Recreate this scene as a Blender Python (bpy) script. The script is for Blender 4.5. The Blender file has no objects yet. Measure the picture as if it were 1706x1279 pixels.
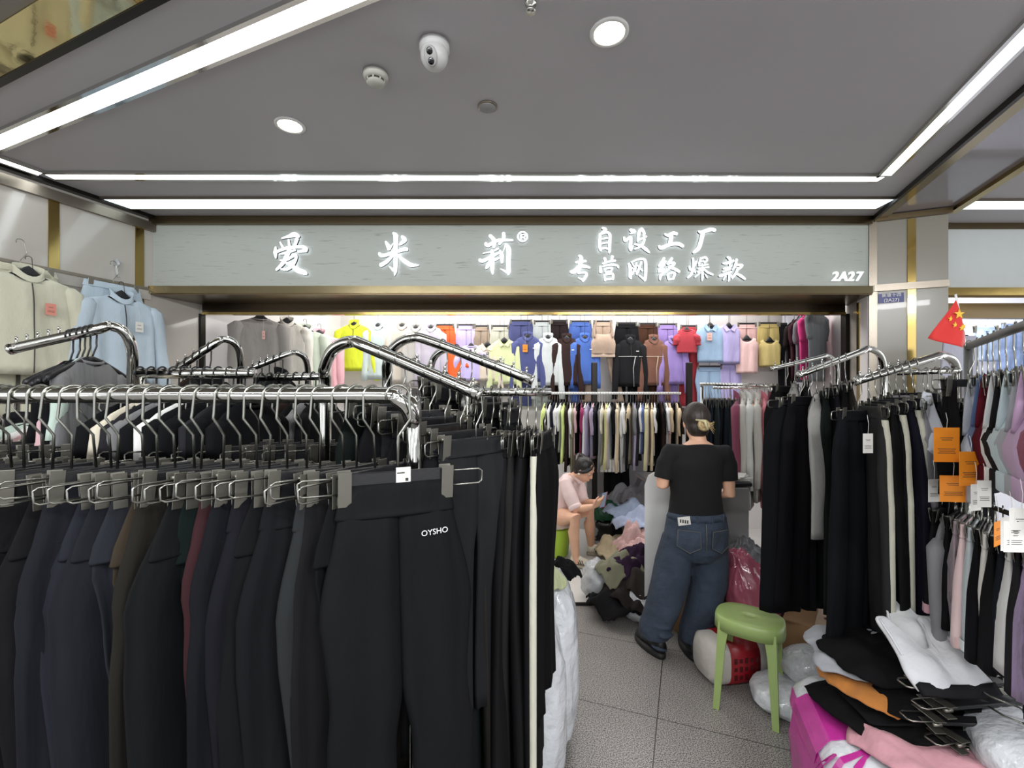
import bpy, math, random
from mathutils import Vector, Matrix, noise
S = bpy.context.scene
COL = S.collection
R = math.radians
PI = math.pi
# ---------------------------------------------------------------- camera, world, big lights, exposure
H, F = 1.65, 760.0            # eye height, focal length in pixels of the 1706 x 1279 frame
cam_d = bpy.data.cameras.new('camera'); cam = bpy.data.objects.new('camera', cam_d); COL.objects.link(cam)
cam.location = (0, 0, H); cam.rotation_euler = (R(90), 0, 0)
cam_d.sensor_width = 36; cam_d.lens = 36*F/1706; cam_d.shift_y = 15.5/1706; cam_d.clip_start = .02; cam_d.clip_end = 100
S.camera = cam
S.view_settings.view_transform = 'Standard'; S.view_settings.look = 'None'
S.view_settings.exposure = 0.7; S.view_settings.gamma = 1; S.view_settings.use_curve_mapping = False
w = bpy.data.worlds.new('mall_ambient'); S.world = w; w.use_nodes = True
wn = w.node_tree.nodes; wl_ = w.node_tree.links          # bright and dark noise for the unseen hall, added to give metal reflections contrast
_tc = wn.new('ShaderNodeTexCoord'); _mp = wn.new('ShaderNodeMapping'); _mp.inputs['Scale'].default_value = (2.2, 2.2, 3.5); wl_.new(_tc.outputs['Generated'], _mp.inputs[0])
_nz = wn.new('ShaderNodeTexNoise'); _nz.inputs['Scale'].default_value = 1.6; _nz.inputs['Detail'].default_value = 3; wl_.new(_mp.outputs[0], _nz.inputs['Vector'])
_rp = wn.new('ShaderNodeValToRGB'); _e = _rp.color_ramp.elements; _e[0].position = .42; _e[0].color = (.16, .155, .15, 1); _e[1].position = .6; _e[1].color = (1.75, 1.8, 1.85, 1)
wl_.new(_nz.outputs[0], _rp.inputs[0]); wl_.new(_rp.outputs[0], wn['Background'].inputs[0])
w.node_tree.nodes['Background'].inputs[1].default_value = 1.0
def area(name, loc, rot, sx, sy, power, col=(1, 1, 1)):
    d = bpy.data.lights.new(name, 'AREA'); d.shape = 'RECTANGLE'; d.size = sx; d.size_y = sy; d.energy = power; d.color = col
    o = bpy.data.objects.new(name, d); COL.objects.link(o); o.location = loc; o.rotation_euler = rot
    return o
def spot(name, loc, power, size=150, col=(1, .95, .85)):
    d = bpy.data.lights.new(name, 'SPOT'); d.energy = power; d.spot_size = R(size); d.spot_blend = .8; d.color = col; d.shadow_soft_size = .05
    o = bpy.data.objects.new(name, d); COL.objects.link(o); o.location = loc
    return o
# shop ceiling lamps behind the header, and the corridor's lamps behind the viewer
area('shop_lamp', (-.9, 4.75, 2.86), (0, 0, 0), 2.0, 1.0, 29, (1, .985, .96))
area('shop_lamp', (1.6, 4.75, 2.86), (0, 0, 0), 2.4, 1.0, 29, (1, .985, .96))
area('corridor_lamp', (-1.2, -.9, 2.95), (R(25), 0, 0), 3.0, .14, 60, (.97, .98, 1))
area('corridor_lamp', (1.9, -.9, 2.95), (R(25), 0, 0), 2.0, .14, 50, (.97, .98, 1))

def P(px, py, Y):
    return Vector(((px-853)/F*Y, Y, H-(py-655)/F*Y))
def lin(h):
    if isinstance(h, str):
        c = [int(h[i:i+2], 16)/255 for i in (0, 2, 4)]
    else: c = list(h)
    return [(x/12.92 if x <= .04045 else ((x+.055)/1.055)**2.4) for x in c]
# ---------------------------------------------------------------- materials
MATS = {}
def mat(name, col, rough=.6, metal=0, emit=None, es=0, coat=0, trans=0, alpha=1, bump=0, bscale=60, var=0, vscale=8, sheen=0, stretch=None):
    if name in MATS: return MATS[name]
    m = bpy.data.materials.new(name); m.use_nodes = True; N = m.node_tree.nodes; L = m.node_tree.links
    b = N['Principled BSDF']; c = lin(col)
    b.inputs['Base Color'].default_value = (*c, 1); b.inputs['Roughness'].default_value = rough; b.inputs['Metallic'].default_value = metal
    b.inputs['Coat Weight'].default_value = coat; b.inputs['Transmission Weight'].default_value = trans; b.inputs['Alpha'].default_value = alpha
    b.inputs['Sheen Weight'].default_value = sheen
    if emit is not None:
        b.inputs['Emission Color'].default_value = (*lin(emit), 1); b.inputs['Emission Strength'].default_value = es
    if bump or var:
        tc = N.new('ShaderNodeTexCoord'); mp = N.new('ShaderNodeMapping'); L.new(tc.outputs['Object'], mp.inputs[0])
        if stretch: mp.inputs['Scale'].default_value = stretch
    if bump:
        n = N.new('ShaderNodeTexNoise'); n.inputs['Scale'].default_value = bscale; n.inputs['Detail'].default_value = 4
        L.new(mp.outputs[0], n.inputs['Vector'])
        bp = N.new('ShaderNodeBump'); bp.inputs['Strength'].default_value = bump; bp.inputs['Distance'].default_value = .01 if bscale > 20 else .03
        L.new(n.outputs[0], bp.inputs['Height']); L.new(bp.outputs[0], b.inputs['Normal'])
    if var:
        n = N.new('ShaderNodeTexNoise'); n.inputs['Scale'].default_value = vscale; n.inputs['Detail'].default_value = 3
        L.new(mp.outputs[0], n.inputs['Vector'])
        r = N.new('ShaderNodeValToRGB'); r.color_ramp.elements[0].position = .3; r.color_ramp.elements[1].position = .7
        r.color_ramp.elements[0].color = (*[x*(1-var) for x in c], 1); r.color_ramp.elements[1].color = (*[min(1, x*(1+var)) for x in c], 1)
        L.new(n.outputs[0], r.inputs[0]); L.new(r.outputs[0], b.inputs['Base Color'])
    MATS[name] = m
    return m
def cloth(h, rough=.85):
    c = lin(h); dark = sum(c) < .2
    if dark:
        m = mat('cloth_'+h, [((x/255) if 0 else int(h[i:i+2], 16)/255*.7) for i, x in ((0, 0), (2, 0), (4, 0))], rough, bump=.4, bscale=11, var=.1, vscale=14, stretch=(1, 1, .3))
        m.node_tree.nodes['Principled BSDF'].inputs['Specular IOR Level'].default_value = .1
        return m
    return mat('cloth_'+h+('' if rough == .85 else '_%d' % (rough*100)), h, rough, bump=.45, bscale=13, var=.05, vscale=14, sheen=.1, stretch=(1, 1, .4))
CHROME = mat('chrome', 'cfcfca', .1, 1, bump=.02, bscale=30)
WIRE = mat('hanger_wire', '94948d', .3, 1, bump=.02, bscale=80)
BLACKWIRE = mat('black_wire', '17171a', .45, 0, bump=.03, bscale=90)
BLACKPL = mat('black_plastic', '141417', .42, 0, bump=.05, bscale=140)
CLIPM = mat('clip_metal', '7f7d74', .36, .85, bump=.04, bscale=60)
GOLD = mat('gold_mirror', 'a28c55', .13, 1, bump=.05, bscale=3)
BRONZE = mat('bronze_trim', '6d5f49', .28, 1, bump=.04, bscale=4)
GREYTRIM = mat('steel_trim', '8a8276', .3, .9, bump=.03, bscale=8)
WHITEWIRE = mat('white_paint', 'e4e4e2', .4, bump=.02, bscale=50)
DARKMETAL = mat('dark_metal', '26231f', .35, .7, bump=.03, bscale=40)
CEIL = mat('ceiling_plaster', 'b3b0b4', .5, bump=.02, bscale=40, var=.02, vscale=2)
PANEL = mat('glossy_panel', 'b6b1a9', .1, coat=.4, var=.02, vscale=1.2, bump=.01, bscale=3)
WHITEWALL = mat('white_wall', 'dcd8d6', .45, var=.02, vscale=2, bump=.02, bscale=30)
LED = mat('led_diffuser', 'ffffff', .5, emit='f4fbff', es=3.2, bump=.01)
LEDP = mat('light_panel', 'f2fbff', .5, emit='e6f6fb', es=.95, bump=.01)
LAMP = mat('lamp_lens', 'ffffff', .5, emit='fff6dc', es=9, bump=.01)
LETTER = mat('letter_acrylic', 'ffffff', .4, emit='f4fcff', es=.42, bump=.01)
LETBACK = mat('letter_backlight', 'ffffff', .5, emit='eaf2ff', es=1.3, bump=.01)
LETSIDE = mat('letter_side', '4a4b50', .5, .3, bump=.02)
PAPER = mat('paper_tag', 'dcdad4', .7, bump=.02, bscale=90)
ORANGE = mat('orange_tag', 'e68a1f', .6, bump=.02, bscale=90)
INK = mat('ink', '3a3733', .8, bump=.01)
SKIN = mat('skin', 'd9a98c', .5, bump=.04, bscale=120, var=.05, vscale=12)
PLASTIC = mat('white_plastic_film', 'c9ccd0', .22, coat=.3, bump=.9, bscale=11, var=.06, vscale=5)
CLEAR = mat('clear_plastic_film', 'd7dadd', .12, trans=.55, bump=.45, bscale=18)
CARD = mat('cardboard', '7d5f3f', .8, bump=.08, bscale=40, var=.08, vscale=6)
# ---------------------------------------------------------------- mesh builder
class MB:
    def __init__(s): s.v = []; s.f = []; s.m = []; s.sm = []
    def add(s, vs, fs, mi=0, smooth=True):
        b = len(s.v); s.v += [tuple(x) for x in vs]
        for f in fs: s.f.append([i+b for i in f]); s.m.append(mi); s.sm.append(smooth)
    def box(s, c, size, rot=None, mi=0, bev=0):
        x, y, z = [k/2 for k in size]
        if bev:
            # chamfered box: 24 verts
            b = bev; vs = []; idx = {}
            for sx in (-1, 1):
                for sy in (-1, 1):
                    for sz in (-1, 1):
                        for a in range(3):
                            p = [sx*(x-b), sy*(y-b), sz*(z-b)]; p[a] = (sx*x, sy*y, sz*z)[a]
                            idx[(sx, sy, sz, a)] = len(vs); vs.append(Vector(p))
            fs = []
            for a in range(3):
                o = [k for k in range(3) if k != a]
                for sg in (-1, 1):
                    q = []
                    for (u, t) in ((-1, -1), (1, -1), (1, 1), (-1, 1)):
                        k = [0, 0, 0]; k[a] = sg; k[o[0]] = u; k[o[1]] = t; q.append(idx[(*k, a)])
                    fs.append(q)
            for a in range(3):
                o = [k for k in range(3) if k != a]
                for u in (-1, 1):
                    for t in (-1, 1):
                        k0 = [0, 0, 0]; k1 = [0, 0, 0]; k0[a] = -1; k1[a] = 1
                        for k in (k0, k1): k[o[0]] = u; k[o[1]] = t
                        fs.append([idx[(*k0, o[0])], idx[(*k1, o[0])], idx[(*k1, o[1])], idx[(*k0, o[1])]])
            for sx in (-1, 1):
                for sy in (-1, 1):
                    for sz in (-1, 1): fs.append([idx[(sx, sy, sz, a)] for a in range(3)])
        else:
            vs = [Vector((a, b, c2)) for a in (-x, x) for b in (-y, y) for c2 in (-z, z)]
            fs = [(0, 1, 3, 2), (4, 6, 7, 5), (0, 4, 5, 1), (2, 3, 7, 6), (0, 2, 6, 4), (1, 5, 7, 3)]
        if rot is not None:
            vs = [rot @ q for q in vs]
        c = Vector(c); s.add([q+c for q in vs], fs, mi, False)
        return s
    def loft(s, rings, cap0=True, cap1=True, mi=0, smooth=True, closed=True):
        n = len(rings[0]); vs = [q for r in rings for q in r]; fs = []
        for i in range(len(rings)-1):
            for k in range(n if closed else n-1):
                k2 = (k+1) % n; fs.append((i*n+k, i*n+k2, (i+1)*n+k2, (i+1)*n+k))
        if cap0: fs.append(tuple(range(n))[::-1])
        if cap1: fs.append(tuple((len(rings)-1)*n+k for k in range(n)))
        s.add(vs, fs, mi, smooth); return s
    def tube(s, pts, r, n=8, mi=0, sub=0, caps=True, flat=None):
        pts = [Vector(p) for p in pts]
        rs = list(r) if isinstance(r, (list, tuple)) else [r]*len(pts)
        if sub: pts, rs = spline(pts, rs, sub)
        rings = []; up = None
        for i, p in enumerate(pts):
            t = (pts[min(i+1, len(pts)-1)]-pts[max(i-1, 0)])
            if t.length < 1e-9: t = Vector((0, 0, 1))
            t.normalize()
            if up is None:
                up = Vector((0, 0, 1)) if abs(t.z) < .9 else Vector((0, 1, 0))
            up = (up - t*up.dot(t)); 
            if up.length < 1e-6: up = t.orthogonal()
            up.normalize(); sd = t.cross(up)
            rings.append([p + (up*math.sin(2*PI*k/n) + sd*math.cos(2*PI*k/n)*(flat or 1))*rs[i] for k in range(n)])
        return s.loft(rings, caps, caps, mi)
    def sphere(s, c, r, nu=16, nv=10, mi=0, rot=None):
        r = (r, r, r) if not isinstance(r, (tuple, list)) else r; c = Vector(c); vs = []; fs = []
        for j in range(nv+1):
            a = PI*j/nv
            for k in range(nu):
                b = 2*PI*k/nu; q = Vector((r[0]*math.sin(a)*math.cos(b), r[1]*math.sin(a)*math.sin(b), r[2]*math.cos(a)))
                if rot is not None: q = rot @ q
                vs.append(c+q)
        for j in range(nv):
            for k in range(nu): fs.append((j*nu+k, (j+1)*nu+k, (j+1)*nu+(k+1) % nu, j*nu+(k+1) % nu))
        s.add(vs, fs, mi); return s
    def lathe(s, c, prof, n=24, mi=0, smooth=True):
        c = Vector(c)
        return s.loft([[c+Vector((r*math.cos(2*PI*k/n), r*math.sin(2*PI*k/n), z)) for k in range(n)] for r, z in prof], True, True, mi, smooth)
    def prism(s, pts, dvec, mi=0, smooth=False):
        pts = [Vector(p) for p in pts]; d = Vector(dvec)
        return s.loft([pts, [p+d for p in pts]], True, True, mi, smooth)
    def quad(s, a, b, c, d, mi=0): s.add([a, b, c, d], [(0, 1, 2, 3)], mi, False); return s
    def build(s, name, m, parent=None, origin=None, link=True):
        me = bpy.data.meshes.new(name); o3 = Vector(origin) if origin is not None else Vector((0, 0, 0))
        me.from_pydata([(Vector(q)-o3)[:] for q in s.v], [], s.f); me.update()
        ms = m if isinstance(m, (list, tuple)) else [m]
        for x in ms: me.materials.append(x)
        me.polygons.foreach_set('material_index', s.m); me.polygons.foreach_set('use_smooth', s.sm)
        o = bpy.data.objects.new(name, me)
        if link: COL.objects.link(o)
        if parent is not None: o.parent = parent
        return o
def spline(pts, rs, sub):
    op = []; orr = []; n = len(pts)
    for i in range(n-1):
        p0, p1, p2, p3 = pts[max(i-1, 0)], pts[i], pts[i+1], pts[min(i+2, n-1)]
        for k in range(sub):
            t = k/sub
            op.append(.5*((2*p1)+(p2-p0)*t+(2*p0-5*p1+4*p2-p3)*t*t+(3*p1-p0-3*p2+p3)*t*t*t)); orr.append(rs[i]*(1-t)+rs[i+1]*t)
    op.append(pts[-1]); orr.append(rs[-1]); return op, orr
def tag(o, label=None, cat=None, group=None, kind=None):
    if label: o['label'] = label
    if cat: o['category'] = cat
    if group: o['group'] = group
    if kind: o['kind'] = kind
    return o
def thing(name, label, cat, loc=(0, 0, 0), rot=(0, 0, 0), group=None, link=True):
    o = bpy.data.objects.new(name, None); o.empty_display_size = .05
    if link: COL.objects.link(o)
    o.location = loc; o.rotation_euler = rot
    return tag(o, label, cat, group)
def struct(name, mb, m):
    return tag(mb.build(name, m), kind='structure')
def dup(root, loc, rot=(0, 0, 0), label=None, group=None, scale=None, recol=None, cat=None):
    def cp(o, par):
        c = o.copy(); COL.objects.link(c)
        if par is not None: c.parent = par
        if recol and o.type == 'MESH':
            mm = recol.get(o.name.split('.')[0], recol.get('*'))
            if mm:
                c.material_slots[0].link = 'OBJECT'; c.material_slots[0].material = mm
        for ch in o.children: cp(ch, c)
        return c
    r = cp(root, None); r.location = loc; r.rotation_euler = rot
    if scale: r.scale = scale if isinstance(scale, (tuple, list)) else (scale,)*3
    tag(r, label, cat, group)
    return r
PROTOS = []
ORD = ['first', 'second', 'third', 'fourth', 'fifth', 'sixth', 'seventh', 'eighth', 'ninth', 'tenth', 'eleventh', 'twelfth', 'thirteenth', 'fourteenth', 'fifteenth', 'sixteenth', 'seventeenth', 'eighteenth', 'nineteenth', 'twentieth']
def nth(i):
    if i < 20: return ORD[i]
    t = ['twenty', 'thirty', 'forty', 'fifty', 'sixty'][(i+1)//10-2]; u = (i+1) % 10
    return t.replace('y', 'ieth') if u == 0 else t+'-'+ORD[u-1]
def spow(x, e): return math.copysign(abs(x)**e, x)
def sstep(t): t = max(0, min(1, t)); return t*t*(3-2*t)
# ---------------------------------------------------------------- the setting
DV = Vector((.326, .945, 0))      # into the shop along its side walls
CV = Vector((.924, -.3815, 0))    # along the corridor, towards the right
def isect(p, d, q, e):
    det = d.x*(-e.y)+e.x*d.y
    t = ((q.x-p.x)*(-e.y)+e.x*(q.y-p.y))/det
    return p+d*t
ZC = 3.0
LW0 = Vector((-2.755, 3.5, 0)); RW0 = Vector((2.735, 3.5, 0))
def wl(px):                       # point of the left wall seen at column px
    r = (px-853)/F; t = (LW0.x-r*LW0.y)/(r*DV.y-DV.x); return LW0+DV*t
def granite():
    m = mat('granite_floor', '8a8682', .32, bump=.01); N = m.node_tree.nodes; L = m.node_tree.links; b = N['Principled BSDF']
    tc = N.new('ShaderNodeTexCoord')
    def noise_n(sc, det=2):
        n = N.new('ShaderNodeTexNoise'); n.inputs['Scale'].default_value = sc; n.inputs['Detail'].default_value = det; L.new(tc.outputs['Object'], n.inputs['Vector']); return n
    n1 = noise_n(190, 1); n2 = noise_n(2, 3)
    r = N.new('ShaderNodeValToRGB'); e = r.color_ramp.elements; e[0].position = .36; e[0].color = (*lin('34312f'), 1); e[1].position = .62; e[1].color = (*lin('b8b3ae'), 1)
    k = e.new(.47); k.color = (*lin('807b77'), 1)
    L.new(n1.outputs[0], r.inputs[0])
    mp = N.new('ShaderNodeMapping'); L.new(tc.outputs['Object'], mp.inputs[0])
    ang = math.atan2(-.358, .934)
    u = Vector((.934, -.358, 0)); v = Vector((.358, .934, 0)); p0 = Vector((.738, 2.318, 0))
    mp.vector_type = 'TEXTURE'; mp.inputs['Rotation'].default_value = (0, 0, ang); mp.inputs['Location'].default_value = (p0.x, p0.y, 0)
    br = N.new('ShaderNodeTexBrick'); br.offset = 0; br.inputs['Scale'].default_value = 1; br.inputs['Mortar Size'].default_value = .0028
    br.inputs['Brick Width'].default_value = .68; br.inputs['Row Height'].default_value = .68; br.inputs['Mortar Smooth'].default_value = .1
    L.new(mp.outputs[0], br.inputs['Vector'])
    mx = N.new('ShaderNodeMix'); mx.data_type = 'RGBA'
    L.new(br.outputs['Fac'], mx.inputs['Factor']); L.new(r.outputs[0], mx.inputs['A']); mx.inputs['B'].default_value = (*lin('3a3735'), 1)
    mu = N.new('ShaderNodeMix'); mu.data_type = 'RGBA'; mu.blend_type = 'MULTIPLY'; mu.inputs['Factor'].default_value = .35
    L.new(mx.outputs['Result'], mu.inputs['A']); L.new(n2.outputs[0], mu.inputs['B']); L.new(mu.outputs['Result'], b.inputs['Base Color'])
    return m
def signwood():
    m = mat('sign_grain', 'b9bdb6', .55, bump=.01); N = m.node_tree.nodes; L = m.node_tree.links; b = N['Principled BSDF']
    for n in list(N):
        if n.type in ('TEX_NOISE', 'BUMP', 'MAPPING', 'TEX_COORD'): N.remove(n)
    tc = N.new('ShaderNodeTexCoord'); mp = N.new('ShaderNodeMapping'); mp.inputs['Scale'].default_value = (3, 3, 34); L.new(tc.outputs['Object'], mp.inputs[0])
    n = N.new('ShaderNodeTexNoise'); n.inputs['Scale'].default_value = 2.2; n.inputs['Detail'].default_value = 6; n.inputs['Distortion'].default_value = .6; L.new(mp.outputs[0], n.inputs['Vector'])
    r = N.new('ShaderNodeValToRGB'); r.color_ramp.elements[0].position = .27; r.color_ramp.elements[0].color = (*lin('8c8f88'), 1); r.color_ramp.elements[1].position = .4; r.color_ramp.elements[1].color = (*lin('a9aca5'), 1)
    L.new(n.outputs[0], r.inputs[0]); L.new(r.outputs[0], b.inputs['Base Color'])
    bp = N.new('ShaderNodeBump'); bp.inputs['Strength'].default_value = .35; bp.inputs['Distance'].default_value = .004; L.new(n.outputs[0], bp.inputs['Height']); L.new(bp.outputs[0], b.inputs['Normal'])
    return m
b = MB(); b.box((0, 2, -.05), (14, 13, .1)); struct('floor', b, granite())
LB = isect(LW0, DV, Vector((0, 5.5, 0)), Vector((1, 0, 0))); RB = isect(RW0, DV, Vector((0, 5.5, 0)), Vector((1, 0, 0)))
LT = isect(LW0, DV, Vector((0, 3.56, 0)), Vector((1, 0, 0))); RT = isect(RW0, DV, Vector((0, 3.56, 0)), Vector((1, 0, 0)))
b = MB(); b.prism([LT, RT, RB, LB], (0, 0, .018)); struct('floor', b, mat('shop_floor', 'c6c4c1', .25, var=.05, vscale=3, bump=.03, bscale=6))
b = MB(); b.box(((LT.x+RT.x)/2, 3.552, .0105), (RT.x-LT.x, .016, .021)); struct('trim_1', b, DARKMETAL)
# ceiling of the bay, the glossy beam on its right, the neighbour's bay, and the higher corridor ceiling
FL0 = Vector((-1.228, 1.566, 0)); RE0 = Vector((2.80, 3.55, 0))
fl = isect(FL0, CV, LW0, DV); fr = isect(FL0, CV, RE0, DV)
rb = isect(RE0, DV, Vector((0, 5.7, 0)), Vector((1, 0, 0))); lb = isect(LW0, DV, Vector((0, 5.7, 0)), Vector((1, 0, 0)))
up = Vector((0, 0, 1))
b = MB(); b.prism([p+up*ZC for p in (fl-CV*.6, fr, rb, lb+Vector((-.6, 0, 0)))], (0, 0, .05)); struct('ceiling', b, CEIL)
R2 = RE0+CV*.46
fr2 = isect(FL0, CV, R2, DV)
b = MB(); b.prism([p+up*ZC for p in (fr, fr2, R2+DV*2.4, RE0+DV*2.4)], (0, 0, .05)); struct('ceiling', b, mat('beam_panel', '8b8790', .14, coat=.3, var=.05, vscale=1.5, bump=.01))
b = MB(); b.prism([p+up*ZC for p in (fr2, fr2+CV*4, R2+CV*4+DV*2.4, R2+DV*2.4)], (0, 0, .05)); struct('ceiling', b, CEIL)
q0 = fl-CV*2.6; q1 = fr2+CV*4
NV = Vector((-.3815, -.924, 0))
b = MB(); b.prism([p+up*3.0 for p in (q0+NV*.155, q1+NV*.155, q1+NV*3, q0+NV*3)], (0, 0, .05)); struct('ceiling', b, mat('corridor_ceiling', '7c766e', .35, var=.03, bump=.01))
def bar_between(mb, a, c, w, h, z0, mi=0):      # straight trim of width w, height h, its underside at z0
    d = (c-a); d.normalize(); n = Vector((-d.y, d.x, 0))*w/2
    mb.prism([a+n+up*z0, c+n+up*z0, c-n+up*z0, a-n+up*z0], (0, 0, h), mi)
b = MB(); b.prism([p+up*2.994 for p in (q0+NV*.012, q1+NV*.012, q1+NV*.155, q0+NV*.155)], (0, 0, .04)); struct('trim_2', b, mat('gold_mirror_strip', 'c9bb92', .06, 1, bump=.02, bscale=30))
b = MB(); bar_between(b, fl-CV*1, fr, .03, .012, 2.99); struct('trim_3', b, DARKMETAL)
n_ = Vector((DV.y, -DV.x, 0))
b = MB(); bar_between(b, RE0+n_*.03-DV*4, RE0+n_*.03, .06, .03, 2.972); struct('trim_4', b, mat('dull_gold', '857a5e', .22, 1, bump=.05, bscale=4))
b = MB(); bar_between(b, RE0-n_*.015-DV*4, RE0-n_*.015, .02, .035, 2.967); struct('trim_5', b, DARKMETAL)
b = MB(); bar_between(b, R2+n_*.02-DV*4, R2+n_*.02, .05, .03, 2.972); struct('trim_6', b, GOLD)
# left wall of white panels with its gold strips and steel rails
def wall_seg(a, c, z0, z1, th, out, name, m):
    n = out*th
    b = MB(); b.prism([a+up*z0, c+up*z0, c+n+up*z0, a+n+up*z0], (0, 0, z1-z0)); return struct(name, b, m)
nl = Vector((-DV.y, DV.x, 0)); nr = -nl
wall_seg(LW0-DV*2.6, LW0+DV*.37, 0, ZC, .12, nl, 'wall_left', PANEL)
wall_seg(LW0+DV*.38, LB+DV*.02, 0, ZC, .12, nl, 'wall_left', WHITEWALL)
wall_seg(Vector((-3.2, 5.5, 0)), Vector((4.2, 5.5, 0)), 0, ZC, .12, Vector((0, 1, 0)), 'wall_back', WHITEWALL)
wall_seg(RW0+DV*.02, RB+DV*.02, 0, ZC, .1, nr, 'wall_right', WHITEWALL)
def on_wall(a, c, z0, z1, proud, name, m, out):
    n = -out*proud
    b = MB(); b.prism([a+up*z0, c+up*z0, c+n+up*z0, a+n+up*z0], (0, 0, z1-z0)); return struct(name, b, m)
on_wall(wl(80), wl(98), 0, 2.9, .008, 'trim_7', GOLD, nl); on_wall(wl(225), wl(239), 0, 2.9, .008, 'trim_8', GOLD, nl)
on_wall(LW0-DV*2.6, LW0, 2.885, 2.95, .03, 'trim_9', GREYTRIM, nl)
on_wall(LW0-DV*2.6, LW0, 2.975, 3.0, .05, 'trim_10', DARKMETAL, nl)
on_wall(LW0-DV*2.6, LW0-DV*.02, 2.36, 2.43, .012, 'trim_11', PANEL, nl)
on_wall(LW0-DV*2.6, LW0-DV*.02, 2.43, 2.45, .02, 'trim_12', GREYTRIM, nl)
# the header over the opening: wall above, soffit, dark beam, posts
wall_seg(Vector((-2.8, 3.56, 0)), Vector((2.76, 3.56, 0)), 2.42, ZC, .1, Vector((0, 1, 0)), 'wall_front', WHITEWALL)
b = MB(); b.box((-.01, 3.49, 2.968), (5.5, .05, .06)); struct('trim_13', b, BRONZE)
b = MB(); b.box((-.01, 3.49, 2.437), (5.5, .06, .055)); struct('trim_14', b, mat('dull_gold', '857a5e', .22, 1, bump=.05, bscale=4))
b = MB(); b.prism([(-2.75, 3.47, 2.4), (2.74, 3.47, 2.4), (2.86, 3.9, 2.4), (-2.62, 3.9, 2.4)], (0, 0, .012)); struct('trim_15', b, BRONZE)
b = MB(); b.box((.1, 3.875, 2.366), (5.42, .06, .068)); struct('trim_16', b, mat('dark_bronze', '3f362a', .25, .9, bump=.05, bscale=4))
b = MB(); b.box((.1, 3.86, 2.322), (5.42, .05, .02)); struct('trim_17', b, GOLD)
b = MB(); b.box((-2.635, 3.87, 1.17), (.035, .06, 2.3)); struct('trim_18', b, DARKMETAL)
b = MB(); b.box((2.83, 3.87, 1.17), (.04, .06, 2.3)); struct('trim_19', b, DARKMETAL)
MARBLE = mat('marble_reveal', '9a948c', .25, var=.25, vscale=5, bump=.01)
wall_seg(Vector((2.755, 3.52, 0)), Vector((2.86, 3.9, 0)), 0, 2.42, .02, nr, 'wall_right', MARBLE)
b = MB(); b.box((2.80, 3.68, 1.2), (.02, .05, 2.36), Matrix.Rotation(-.33, 3, 'Z')); struct('trim_20', b, GOLD)
# right pillar
PA = Vector((2.765, 3.49, 0)); PB = PA+CV*.445
b = MB(); b.prism([PA, PB, PB+DV*.6, PA+DV*.6], (0, 0, ZC-.005)); struct('wall_right', b, mat('pillar_panel', '8e8a7f', .24, coat=.12, var=.02, vscale=1.2, bump=.01, bscale=3))
pn = Vector((CV.y, -CV.x, 0)); pn = pn if pn.y < 0 else -pn
def on_pillar(t0, t1, z0, z1, proud, name, m, kind='structure'):
    a = PA+CV*t0; c = PA+CV*t1; n = pn*proud
    b = MB(); b.prism([a+up*z0, c+up*z0, c+n+up*z0, a+n+up*z0], (0, 0, z1-z0)); return struct(name, b, m)
on_pillar(.205, .255, 0, 2.95, .01, 'trim_21', GOLD)
on_pillar(0, .445, 2.425, 2.475, .02, 'trim_22', GREYTRIM)
on_pillar(0, .46, 2.955, 2.995, .03, 'trim_23', BRONZE)
on_pillar(-.03, .02, 0, 2.98, .012, 'trim_24', GREYTRIM)
# neighbouring shop on the right
wall_seg(Vector((3.2, 5.3, 0)), Vector((6.5, 5.3, 0)), 0, ZC, .1, Vector((0, 1, 0)), 'wall_back', mat('neighbour_wall', 'dfe0ea', .5, var=.02, bump=.01))
area('neighbour_lamp', (4.6, 4.6, 2.9), (0, 0, 0), 1.6, .8, 40, (1, .99, .97))
b = MB(); b.box((4.9, 3.66, 2.72), (3.3, .08, .47)); struct('wall_front', b, mat('neighbour_sign', 'bfc3c1', .5, bump=.02, var=.02))
b = MB(); b.box((4.9, 3.65, 2.455), (3.3, .1, .06)); struct('trim_25', b, GOLD)
b = MB(); b.box((4.9, 3.95, 2.36), (3.3, .06, .13)); struct('trim_26', b, BRONZE)
b = MB(); b.box((4.9, 3.64, 2.975), (3.3, .06, .05)); struct('trim_27', b, BRONZE)
# ---------------------------------------------------------------- lamps and fittings on the ceiling
def led(name, label, a, c, wdt, z=ZC, es=LED):
    t = thing(name, label, 'light', (a+c)/2+up*z, group='LED lines in the ceiling'); o = t.location
    b = MB(); bar_between(b, a, c, wdt, .012, z-.012); b.build('diffuser', es, t, o)
    d = (c-a).normalized(); n = Vector((-d.y, d.x, 0))*(wdt/2+.009)
    for s in (-1, 1):
        b = MB(); bar_between(b, a+n*s, c+n*s, .018, .018, z-.018); b.build('trim', CHROME, t, o)
    return t
A_ = Vector((-2.722, 2.4255, 0)); BL = Vector((-2.859, 2.811, 0)); BR = Vector((2.307, 2.842, 0))
cl = isect(A_, CV, BL, DV); cr = isect(A_, CV, BR, DV)
led('ceiling_light_strip', 'wide glowing LED strip slanting over the near upper-left edge of the ceiling', cl+CV*.03, cr-CV*.03, .075)
led('ceiling_light_strip', 'short LED strip end running out of frame above the left wall', cl+DV*.02, BL-DV*.03, .06)
led('ceiling_light_strip', 'long thin LED strip across the ceiling, farther from the sign', BL, BR, .06)
led('ceiling_light_strip', 'LED strip running diagonally to the upper right corner of the ceiling', cr+DV*.02, BR-DV*.03, .06)
t = thing('light_panel', 'long flat bluish light panel in the ceiling right before the sign', 'light', (-.09, 3.225, ZC))
b = MB(); b.box((-.09, 3.225, ZC-.007), (5.46, .165, .01)); b.build('diffuser', LEDP, t, t.location)
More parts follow.
